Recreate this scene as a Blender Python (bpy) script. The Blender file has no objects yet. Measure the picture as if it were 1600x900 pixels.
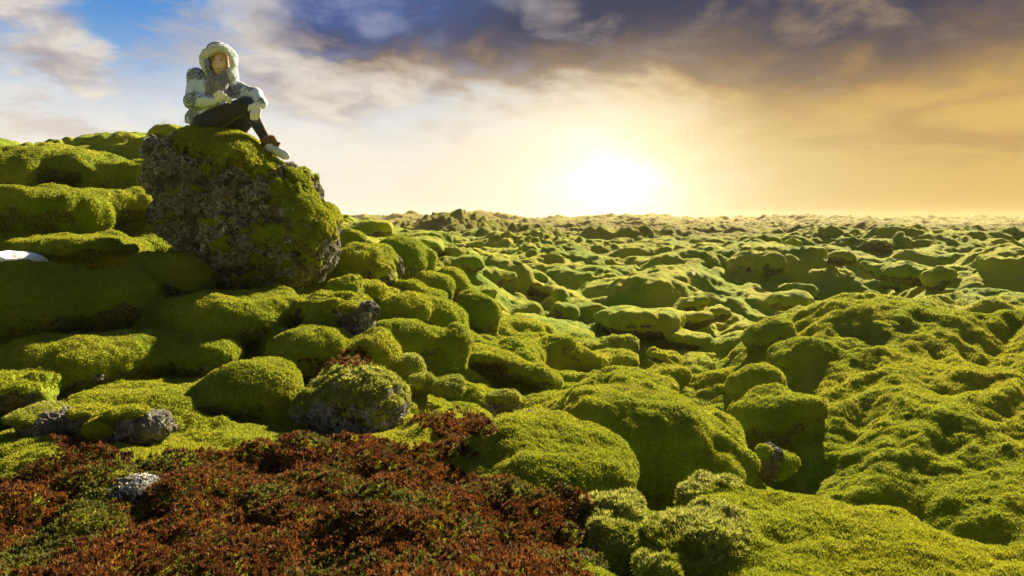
import bpy, math, time
import numpy as np
from mathutils import Vector
T0 = time.time()
R = math.radians
scene = bpy.context.scene
COL = scene.collection
rng = np.random.default_rng(7)

# ------------------------------------------------------------------ camera, sky, sun, exposure
FPX = 1067.0                      # focal length in photograph pixels (1600 wide)
PITCH = math.atan(110 / FPX)
CAMZ = 0.0
cam_d = bpy.data.cameras.new('camera'); cam_d.sensor_width = 36; cam_d.lens = FPX / 1600 * 36
cam_d.clip_start = 0.05; cam_d.clip_end = 5000
cam = bpy.data.objects.new('camera', cam_d); COL.objects.link(cam)
cam.location = (0, 0, CAMZ); cam.rotation_euler = (math.pi / 2 - PITCH, 0, 0)
scene.camera = cam
SUN_AZ, SUN_EL = R(28), R(26.5)
scene.view_settings.view_transform = 'Standard'; scene.view_settings.look = 'None'
scene.view_settings.exposure = 2.0; scene.view_settings.gamma = 1.0
scene.view_settings.use_curve_mapping = False
scene.cycles.max_bounces = 6; scene.cycles.volume_bounces = 1; scene.cycles.transparent_max_bounces = 4
scene.cycles.use_denoising = True
scene.cycles.sample_clamp_indirect = 6.0

sd = bpy.data.lights.new('sun', 'SUN'); sd.energy = 5.0; sd.angle = R(0.6); sd.color = (1.0, 0.84, 0.52)
sun = bpy.data.objects.new('sun', sd); COL.objects.link(sun)
sv = Vector((math.sin(SUN_AZ) * math.cos(SUN_EL), math.cos(SUN_AZ) * math.cos(SUN_EL), math.sin(SUN_EL)))
sun.rotation_euler = sv.to_track_quat('Z', 'Y').to_euler(); sun.location = (0, 0, 30)


class NT:
    def __init__(s, tree): s.t = tree; s.n = tree.nodes; s.l = tree.links
    def node(s, typ, ins=None, **kw):
        nd = s.n.new(typ)
        for k, v in kw.items(): setattr(nd, k, v)
        for k, v in (ins or {}).items():
            if isinstance(v, bpy.types.NodeSocket): s.l.new(v, nd.inputs[k])
            else: nd.inputs[k].default_value = v
        return nd
    def m(s, op, a, b=0.0, c=0.0):
        nd = s.n.new('ShaderNodeMath'); nd.operation = op
        for i, v in enumerate((a, b, c)):
            if isinstance(v, bpy.types.NodeSocket): s.l.new(v, nd.inputs[i])
            else: nd.inputs[i].default_value = v
        return nd.outputs[0]
    def mr(s, v, a, b, c=0.0, d=1.0, smooth=True):
        nd = s.node('ShaderNodeMapRange', {0: v, 1: a, 2: b, 3: c, 4: d})
        if smooth: nd.interpolation_type = 'SMOOTHSTEP'
        return nd.outputs[0]
    def mix(s, f, a, b, blend='MIX'):
        nd = s.n.new('ShaderNodeMix'); nd.data_type = 'RGBA'; nd.blend_type = blend
        for i, v in ((0, f), (6, a), (7, b)):
            if isinstance(v, bpy.types.NodeSocket): s.l.new(v, nd.inputs[i])
            else: nd.inputs[i].default_value = v if i == 0 else tuple(v) + ((1,) if len(v) == 3 else ())
        return nd.outputs[2]
    def noise(s, vec, scale, detail=3, rough=0.5, dist=0.0):
        return s.node('ShaderNodeTexNoise', {'Vector': vec, 'Scale': scale, 'Detail': detail, 'Roughness': rough, 'Distortion': dist}).outputs[0]


def lin(r, g, b):
    f = lambda c: (c / 255 / 12.92) if c / 255 <= 0.04045 else ((c / 255 + 0.055) / 1.055) ** 2.4
    return (f(r), f(g), f(b))


world = bpy.data.worlds.new('World'); scene.world = world; world.use_nodes = True
w = NT(world.node_tree); w.n.clear()
tc = w.node('ShaderNodeTexCoord').outputs['Generated']
sky = w.node('ShaderNodeTexSky'); sky.sky_type = 'NISHITA'; sky.sun_disc = False
sky.sun_elevation = SUN_EL; sky.sun_rotation = SUN_AZ; sky.dust_density = 2.0; sky.air_density = 1.0
sep = w.node('ShaderNodeSeparateXYZ', {0: tc})
X, Y, Z = sep.outputs
hor = w.m('SQRT', w.m('ADD', w.m('MULTIPLY', X, X), w.m('MULTIPLY', Y, Y)))
el = w.m('MULTIPLY', w.m('ARCTAN2', Z, hor), 57.2958)           # degrees above the horizon
az = w.m('MULTIPLY', w.m('ARCTAN2', X, Y), 57.2958)             # degrees right of north
# cloud plane coordinates: direction projected on a high flat layer, so that clouds flatten towards the horizon
zz = w.m('ADD', w.m('MAXIMUM', Z, 0.0), 0.30)
cv = w.node('ShaderNodeCombineXYZ', {0: w.m('DIVIDE', X, zz), 1: w.m('DIVIDE', Y, zz), 2: 0.0}).outputs[0]
n1 = w.noise(cv, 1.75, 6, 0.55, 0.4)
n2 = w.noise(cv, 4.8, 6, 0.58, 0.25)
n1c = w.m('SUBTRACT', n1, 0.5); n2c = w.m('SUBTRACT', n2, 0.5)
azw = w.m('ADD', az, w.m('MULTIPLY', n1c, 26.0)); elw = w.m('ADD', el, w.m('ADD', w.m('MULTIPLY', n1c, 9.0), w.m('MULTIPLY', n2c, 7.0)))


def blob(a0, e0, ra, re, power=1.0):
    """soft cloud mass centred on azimuth a0, elevation e0 with radii in degrees"""
    da = w.m('DIVIDE', w.m('SUBTRACT', azw, a0), ra); de = w.m('DIVIDE', w.m('SUBTRACT', elw, e0), re)
    d2 = w.m('ADD', w.m('MULTIPLY', da, da), w.m('MULTIPLY', de, de))
    return w.m('EXPONENT', w.m('MULTIPLY', d2, -1.0))


# clear sky behind the clouds: Nishita, strongest in the blue gap upper left
nish = w.node('ShaderNodeVectorMath', {0: sky.outputs[0], 3: 0.08}, operation='SCALE').outputs[0]
blue = w.mix(w.mr(el, 5, 16), lin(214, 226, 236), lin(66, 146, 222))
clear = w.mix(0.15, blue, nish)
# high thin cream veil near the horizon
g = w.mix(w.mr(elw, -2, 17), lin(255, 246, 226), lin(225, 226, 232))
base = w.mix(w.mr(elw, 5, 13, 1, 0), clear, g)
# cream cumulus, left and centre-left
cream = w.m('MULTIPLY', w.mr(w.m('ADD', w.m('ADD', w.m('ADD', blob(-38, 15.5, 8, 4.0), w.m('MULTIPLY', blob(-31, 10.5, 6, 2.2), 0.7)), blob(-14, 12, 9, 6)), w.m('MULTIPLY', blob(-12, 18, 8, 3.5), 0.9)), 0.35, 0.75), 0.92)
c1 = w.mix(w.mr(n2, 0.32, 0.62), lin(176, 166, 168), lin(243, 232, 214))
base = w.mix(cream, base, c1)
# bright warm glow layer round the sun, broad towards the right
gd = w.m('ADD', w.m('POWER', w.m('ABSOLUTE', w.m('DIVIDE', w.m('SUBTRACT', az, 7.8), 21.0)), 2.0), w.m('POWER', w.m('DIVIDE', w.m('SUBTRACT', el, 1.0), 8.5), 2.0))
glow = w.m('EXPONENT', w.m('MULTIPLY', gd, -1.0))
rightside = w.mr(azw, -2, 24)
warm = w.mix(rightside, lin(250, 234, 205), lin(222, 186, 108))
base = w.mix(w.m('MULTIPLY', w.mr(azw, -12, 12), w.mr(elw, 22, 10)), base, warm)
cs2 = w.node('ShaderNodeCombineXYZ', {0: w.m('MULTIPLY', az, 0.045), 1: w.m('MULTIPLY', el, 0.17), 2: 0.0}).outputs[0]
n3 = w.noise(cs2, 1.6, 6, 0.6, 0.5)
base = w.mix(w.m('MULTIPLY', w.m('MULTIPLY', w.mr(n3, 0.44, 0.64), 0.7), w.m('MULTIPLY', w.mr(az, 10, 22), w.mr(el, 1.5, 5))), base, lin(186, 146, 96))
base = w.mix(w.m('MULTIPLY', w.m('MULTIPLY', w.mr(n3, 0.50, 0.66), 0.55), w.m('MULTIPLY', w.mr(az, 4, -6), w.mr(el, 2.0, 6))), base, lin(206, 190, 178))
# dark cloud deck across the top right, tan underside lit by the low sun
deck = w.mr(w.m('ADD', w.m('ADD', blob(8, 20, 17, 7.5), blob(28, 16, 18, 8.5)), w.m('ADD', w.m('MULTIPLY', blob(-6, 15, 12, 4.5), 0.8), blob(22, 23, 40, 6))), 0.16, 0.72)
dcol = w.mix(w.mr(elw, 7, 15.5), lin(198, 156, 92), lin(62, 66, 90))
dcol = w.mix(w.m('MULTIPLY', w.mr(azw, 6, -12), w.mr(elw, 11, 17)), dcol, lin(78, 102, 158))
dcol = w.mix(w.m('MULTIPLY', w.mr(azw, 8, -8), w.mr(elw, 14, 8)), dcol, lin(212, 190, 160))
dcol = w.mix(w.m('MULTIPLY', w.mr(n2, 0.45, 0.75), 0.55), dcol, w.mix(w.mr(azw, -8, 20), lin(176, 178, 196), lin(204, 172, 128)))
dcol = w.mix(w.mr(n1, 0.5, 0.3, 0, 0.5), dcol, w.mix(w.mr(el, 5, 16), lin(196, 150, 84), lin(74, 76, 96)))
base = w.mix(w.m('MULTIPLY', deck, w.mr(el, 2.0, 9)), base, dcol)
gap = w.m('MULTIPLY', blob(-5.5, 20, 4.5, 1.8), 0.9)
base = w.mix(gap, base, lin(190, 224, 246))
base = w.mix(w.m('MULTIPLY', w.m('EXPONENT', w.m('MULTIPLY', gd, -1.6)), 0.75), base, lin(255, 236, 190))
# the sun's own glare (solar aureole through thin cloud)
sd2 = w.m('ADD', w.m('POWER', w.m('ABSOLUTE', w.m('DIVIDE', w.m('SUBTRACT', w.m('ADD', az, w.m('MULTIPLY', n2c, 5)), 8.2), 4.4)), 2.0),
          w.m('POWER', w.m('ABSOLUTE', w.m('DIVIDE', w.m('SUBTRACT', el, 2.6), 3.0)), 2.0))
aure = w.m('EXPONENT', w.m('MULTIPLY', w.m('SQRT', sd2), -1.2))
col = w.mix(1.0, base, w.node('ShaderNodeVectorMath', {0: lin(255, 243, 214), 3: w.m('MULTIPLY', aure, 1.8)}, operation='SCALE').outputs[0], 'ADD')
# sky behind the camera: bright pale overcast
col = w.mix(w.mr(Y, 0.25, -0.3), col, lin(108, 117, 136))
col = w.mix(w.mr(el, 30, 60), col, lin(78, 92, 122))
bg = w.node('ShaderNodeBackground', {'Color': col, 'Strength': 0.245})
w.l.new(bg.outputs[0], w.node('ShaderNodeOutputWorld').inputs[0])
world.cycles.sampling_method = 'MANUAL'; world.cycles.sample_map_resolution = 512

# ------------------------------------------------------------------ helpers
cP, sP = math.cos(PITCH), math.sin(PITCH)


def P(px, py, D):
    """world point seen at photograph pixel (px, py) at optical depth D"""
    u = (np.asarray(px, float) - 800) / FPX; v = (450 - np.asarray(py, float)) / FPX
    D = np.asarray(D, float)
    return np.stack([D * u, D * (cP + v * sP), CAMZ + D * (-sP + v * cP)], -1)


def cam_px(p):
    x, y, z = p[..., 0], p[..., 1], p[..., 2] - CAMZ
    D = y * cP - z * sP; v = y * sP + z * cP
    D = np.where(D < 1e-3, 1e-3, D)
    return 800 + FPX * x / D, 450 - FPX * v / D, D


_tab = np.random.default_rng(3).permutation(256).astype(np.int64); _tab = np.concatenate([_tab, _tab, _tab])
_g = np.random.default_rng(4).normal(size=(256, 3)); _g /= np.linalg.norm(_g, axis=1)[:, None]; _g = _g.astype(np.float32)


def gn(p, scale=1.0, seed=0):
    """gradient noise, about -0.7..0.7"""
    p = (np.asarray(p, dtype=np.float64) * scale + seed * 17.31)
    i = np.floor(p).astype(np.int64); f = (p - i).astype(np.float32); i &= 255
    u = f * f * f * (f * (f * 6 - 15) + 10)
    out = 0
    for dx in (0, 1):
        wx = u[:, 0] if dx else 1 - u[:, 0]
        hx = _tab[(i[:, 0] + dx) & 255]
        for dy in (0, 1):
            wy = u[:, 1] if dy else 1 - u[:, 1]
            hy = _tab[hx + ((i[:, 1] + dy) & 255)]
            for dz in (0, 1):
                wz = u[:, 2] if dz else 1 - u[:, 2]
                gr = _g[_tab[hy + ((i[:, 2] + dz) & 255)]]
                out = out + wx * wy * wz * (gr[:, 0] * (f[:, 0] - dx) + gr[:, 1] * (f[:, 1] - dy) + gr[:, 2] * (f[:, 2] - dz))
    return out


def fbm(p, scale, octv=3, seed=0, gain=0.5):
    o = 0; a = 1.0
    for k in range(octv):
        o = o + a * gn(p, scale * 2 ** k, seed + k); a *= gain
    return o


def sstep(x, a, b):
    t = np.clip((x - a) / (b - a), 0, 1); return t * t * (3 - 2 * t)


def mesh_obj(name, verts, faces, mat, parent=None, smooth=True, nsides=None, mat_idx=None):
    """faces: (M,k) int array, or a list of such arrays"""
    me = bpy.data.meshes.new(name)
    fl = faces if isinstance(faces, list) else [faces]
    verts = np.asarray(verts, np.float32)
    me.vertices.add(len(verts)); me.vertices.foreach_set('co', verts.ravel())
    loops = np.concatenate([f.ravel() for f in fl]).astype(np.int32)
    tot = np.concatenate([np.full(len(f), f.shape[1], np.int32) for f in fl])
    st = np.concatenate([[0], np.cumsum(tot)[:-1]]).astype(np.int32)
    me.loops.add(len(loops)); me.loops.foreach_set('vertex_index', loops)
    me.polygons.add(len(tot)); me.polygons.foreach_set('loop_start', st)
    me.update(calc_edges=True)
    if smooth: me.polygons.foreach_set('use_smooth', np.ones(len(tot), bool))
    mats = mat if isinstance(mat, (list, tuple)) else [mat]
    for m_ in mats: me.materials.append(m_)
    if mat_idx is not None: me.polygons.foreach_set('material_index', np.asarray(mat_idx, np.int32))
    me.update()
    o = bpy.data.objects.new(name, me); COL.objects.link(o)
    if parent is not None:
        o.parent = parent
        o.matrix_parent_inverse = parent.matrix_world.inverted() if parent.type != 'EMPTY' else o.matrix_parent_inverse
    return o


def tag(o, label=None, cat=None, group=None, kind=None):
    if label: o['label'] = label
    if cat: o['category'] = cat
    if group: o['group'] = group
    if kind: o['kind'] = kind
    return o


def largest(f, n):
    """faces of the largest connected piece"""
    lab = np.arange(n)
    while True:
        m_ = lab[f].min(1); new = lab.copy()
        for k in range(f.shape[1]): np.minimum.at(new, f[:, k], m_)
        new = new[new]
        if (new == lab).all(): break
        lab = new
    r_, c_ = np.unique(lab[f[:, 0]], return_counts=True)
    return f[lab[f[:, 0]] == r_[np.argmax(c_)]]


_ico = {}


def ico(k):
    if k in _ico: return _ico[k]
    if k == 0:
        t = (1 + 5 ** .5) / 2
        v = np.array([[-1, t, 0], [1, t, 0], [-1, -t, 0], [1, -t, 0], [0, -1, t], [0, 1, t], [0, -1, -t], [0, 1, -t], [t, 0, -1], [t, 0, 1], [-t, 0, -1], [-t, 0, 1]], float)
        v /= np.linalg.norm(v, axis=1)[:, None]
        f = np.array([[0, 11, 5], [0, 5, 1], [0, 1, 7], [0, 7, 10], [0, 10, 11], [1, 5, 9], [5, 11, 4], [11, 10, 2], [10, 7, 6], [7, 1, 8], [3, 9, 4], [3, 4, 2], [3, 2, 6], [3, 6, 8], [3, 8, 9], [4, 9, 5], [2, 4, 11], [6, 2, 10], [8, 6, 7], [9, 8, 1]])
    else:
        v, f = ico(k - 1)
        e = np.concatenate([f[:, [0, 1]], f[:, [1, 2]], f[:, [2, 0]]]); e.sort(axis=1)
        key = e[:, 0] * 10 ** 7 + e[:, 1]
        uq, inv = np.unique(key, return_inverse=True)
        a, b = uq // 10 ** 7, uq % 10 ** 7
        mid = v[a] + v[b]; mid /= np.linalg.norm(mid, axis=1)[:, None]
        n = len(v); m0, m1, m2 = (inv[:len(f)] + n, inv[len(f):2 * len(f)] + n, inv[2 * len(f):] + n)
        v = np.concatenate([v, mid])
        f = np.concatenate([np.stack([f[:, 0], m0, m2], 1), np.stack([f[:, 1], m1, m0], 1), np.stack([f[:, 2], m2, m1], 1), np.stack([m0, m1, m2], 1)])
    _ico[k] = (v, f); return v, f


def vnormals(v, f):
    n = np.zeros_like(v, dtype=float); fn = np.cross(v[f[:, 1]] - v[f[:, 0]], v[f[:, 2]] - v[f[:, 0]])
    for k in range(f.shape[1]):
        for c in range(3): n[:, c] += np.bincount(f[:, k], fn[:, c], len(v))
    return n / (np.linalg.norm(n, axis=1)[:, None] + 1e-12)

# ------------------------------------------------------------------ materials


def new_mat(name):
    m = bpy.data.materials.new(name); m.use_nodes = True; t = NT(m.node_tree); t.n.clear(); return m, t


def finish(t, color, rough=0.9, bump_h=None, bump_s=0.5, bump_d=0.01, sheen=0.0, sheen_tint=(1, 1, 1), spec=0.2, transl=0.0, tcol=None, sss=0.0):
    ins = {'Base Color': color, 'Roughness': rough, 'Specular IOR Level': spec, 'Sheen Weight': sheen, 'Sheen Roughness': 0.45}
    b = t.node('ShaderNodeBsdfPrincipled', ins)
    if isinstance(sheen_tint, bpy.types.NodeSocket): t.l.new(sheen_tint, b.inputs['Sheen Tint'])
    else: b.inputs['Sheen Tint'].default_value = tuple(sheen_tint) + (1,)
    if bump_h is not None:
        bp = t.node('ShaderNodeBump', {'Strength': bump_s, 'Distance': bump_d, 'Height': bump_h})
        t.l.new(bp.outputs[0], b.inputs['Normal'])
    out = b.outputs[0]
    if transl:
        tr = t.node('ShaderNodeBsdfTranslucent', {'Color': tcol if tcol is not None else color})
        out = t.node('ShaderNodeMixShader', {0: transl, 1: out, 2: tr.outputs[0]}).outputs[0]
    t.l.new(out, t.node('ShaderNodeOutputMaterial').inputs[0])


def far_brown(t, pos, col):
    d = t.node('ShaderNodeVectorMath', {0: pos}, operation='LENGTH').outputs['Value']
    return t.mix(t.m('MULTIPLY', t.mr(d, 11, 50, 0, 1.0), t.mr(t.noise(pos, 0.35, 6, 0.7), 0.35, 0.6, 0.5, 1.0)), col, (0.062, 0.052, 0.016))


def moss_colour(t, pos):
    a = t.noise(pos, 0.9, 4, 0.6); b = t.noise(pos, 3.7, 4, 0.6); c = t.noise(pos, 70, 2, 0.6)
    green = t.mix(t.mr(b, 0.35, 0.65), (0.040, 0.105, 0.004), (0.080, 0.160, 0.006))
    col = t.mix(t.mr(a, 0.38, 0.62), green, (0.222, 0.228, 0.011))
    br = t.noise(pos, 2.1, 5, 0.65)
    col = t.mix(t.mr(br, 0.55, 0.72, 0, 0.75), col, (0.150, 0.105, 0.022))
    col = t.mix(t.mr(t.noise(pos, 0.16, 5, 0.65), 0.54, 0.68, 0, 0.6), col, (0.075, 0.070, 0.022))
    col = t.mix(t.mr(c, 0.30, 0.70, 0.0, 0.42), col, (0.255, 0.287, 0.030))
    return col


def moss_material(name, rock=0.0, fine=1.0, sheen=0.18):
    m, t = new_mat(name)
    ge = t.node('ShaderNodeNewGeometry'); pos = ge.outputs['Position']
    col = moss_colour(t, pos)
    col = t.mix(1.0, col, (1.36, 1.36, 1.4), 'MULTIPLY')
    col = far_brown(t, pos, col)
    h = t.m('ADD', t.m('MULTIPLY', t.noise(pos, 160, 2, 0.7), 0.5), t.m('ADD', t.noise(pos, 45, 3, 0.65), t.m('MULTIPLY', t.noise(pos, 11, 5, 0.68), 3.4)))
    if rock > 0:
        # bare lava below the moss line: the moss grows on the upward faces only
        nz = t.node('ShaderNodeSeparateXYZ', {0: ge.outputs['Normal']}).outputs[2]
        ln = t.noise(pos, 6.0, 4, 0.6)
        f = t.mr(t.m('ADD', nz, t.m('MULTIPLY', t.m('SUBTRACT', ln, 0.5), 1.6)), -0.25 + rock * 0.5, -0.50 + rock * 0.5)
        rc = t.mix(t.mr(t.noise(pos, 30, 4, 0.7), 0.35, 0.65), (0.035, 0.027, 0.022), (0.12, 0.10, 0.085))
        rc = t.mix(t.mr(t.noise(pos, 14, 5, 0.7), 0.60, 0.66), rc, (0.36, 0.38, 0.34))
        col = t.mix(f, col, rc)
    finish(t, col, 0.95, h, 0.75 * fine, 0.024, sheen=sheen, sheen_tint=(1.0, 0.88, 0.16), spec=0.08)
    return m


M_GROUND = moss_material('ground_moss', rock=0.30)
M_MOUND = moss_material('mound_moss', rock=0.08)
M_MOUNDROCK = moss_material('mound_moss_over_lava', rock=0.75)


def blade_mat(name, c0, c1, c2, scale, transl=0.45):
    m, t = new_mat(name)
    pos = t.node('ShaderNodeNewGeometry').outputs['Position']
    col = t.mix(t.mr(t.noise(pos, scale, 2, 0.7), 0.35, 0.65), c0, c1)
    col = t.mix(t.mr(t.noise(pos, 2.6, 4, 0.6), 0.42, 0.66), col, c2)
    finish(t, col, 0.7, spec=0.15, transl=transl)
    return m


def moss_blade_mat():
    m, t = new_mat('moss_blades'); pos = t.node('ShaderNodeNewGeometry').outputs['Position']
    col = moss_colour(t, pos)
    col = t.mix(0.5, col, (0.425, 0.420, 0.035))
    finish(t, col, 0.7, spec=0.12, transl=0.45)
    return m


M_BLADE = moss_blade_mat()
M_FROST = blade_mat('frosted_moss', (0.20, 0.23, 0.025), (0.46, 0.46, 0.12), (0.22, 0.24, 0.02), 60)
M_RED = blade_mat('red_heath_moss', (0.040, 0.015, 0.007), (0.25, 0.092, 0.022), (0.095, 0.033, 0.010), 26, 0.35)
M_OLIVE = blade_mat('olive_sprigs', (0.07, 0.085, 0.015), (0.17, 0.17, 0.03), (0.10, 0.09, 0.02), 22, 0.4)
M_LICHEN = blade_mat('pale_lichen', (0.30, 0.29, 0.25), (0.60, 0.60, 0.54), (0.22, 0.24, 0.19), 30, 0.1)
M_STRAW = blade_mat('dry_stem', (0.26, 0.19, 0.09), (0.40, 0.32, 0.16), (0.2, 0.13, 0.06), 12, 0.2)


def rock_mat():
    m, t = new_mat('lichened_lava'); ge = t.node('ShaderNodeNewGeometry'); pos = ge.outputs['Position']
    rc = t.mix(t.mr(t.noise(pos, 9, 5, 0.7), 0.35, 0.65), (0.060, 0.050, 0.042), (0.23, 0.20, 0.165))
    rc = t.mix(t.mr(t.noise(pos, 26, 5, 0.75), 0.54, 0.66, 0, 0.8), rc, (0.24, 0.21, 0.165))
    rc = t.mix(t.mr(t.noise(pos, 5.2, 6, 0.72), 0.55, 0.62, 0, 0.85), rc, (0.36, 0.37, 0.32))
    rc = t.mix(t.mr(t.noise(pos, 4.1, 5, 0.7), 0.61, 0.68, 0, 0.7), rc, (0.065, 0.10, 0.016))
    h = t.m('ADD', t.m('MULTIPLY', t.noise(pos, 90, 3, 0.7), 0.5), t.m('MULTIPLY', t.noise(pos, 24, 5, 0.75), 2.0))
    finish(t, rc, 0.95, h, 1.0, 0.03, spec=0.15)
    return m


M_ROCK = rock_mat()


def flat_mat(name, c, rough=0.8, spec=0.3, nscale=0, c2=None, bump=0.0, sheen=0.0, sss=0):
    m, t = new_mat(name)
    if nscale:
        pos = t.node('ShaderNodeTexCoord').outputs['Object']
        n = t.noise(pos, nscale, 3, 0.6)
        finish(t, t.mix(t.mr(n, 0.35, 0.65), c, c2 or c), rough, n, 0.6, bump or 0.002, spec=spec, sheen=sheen)
    else: finish(t, tuple(c) + (1,), rough, spec=spec, sheen=sheen)
    return m


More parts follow.
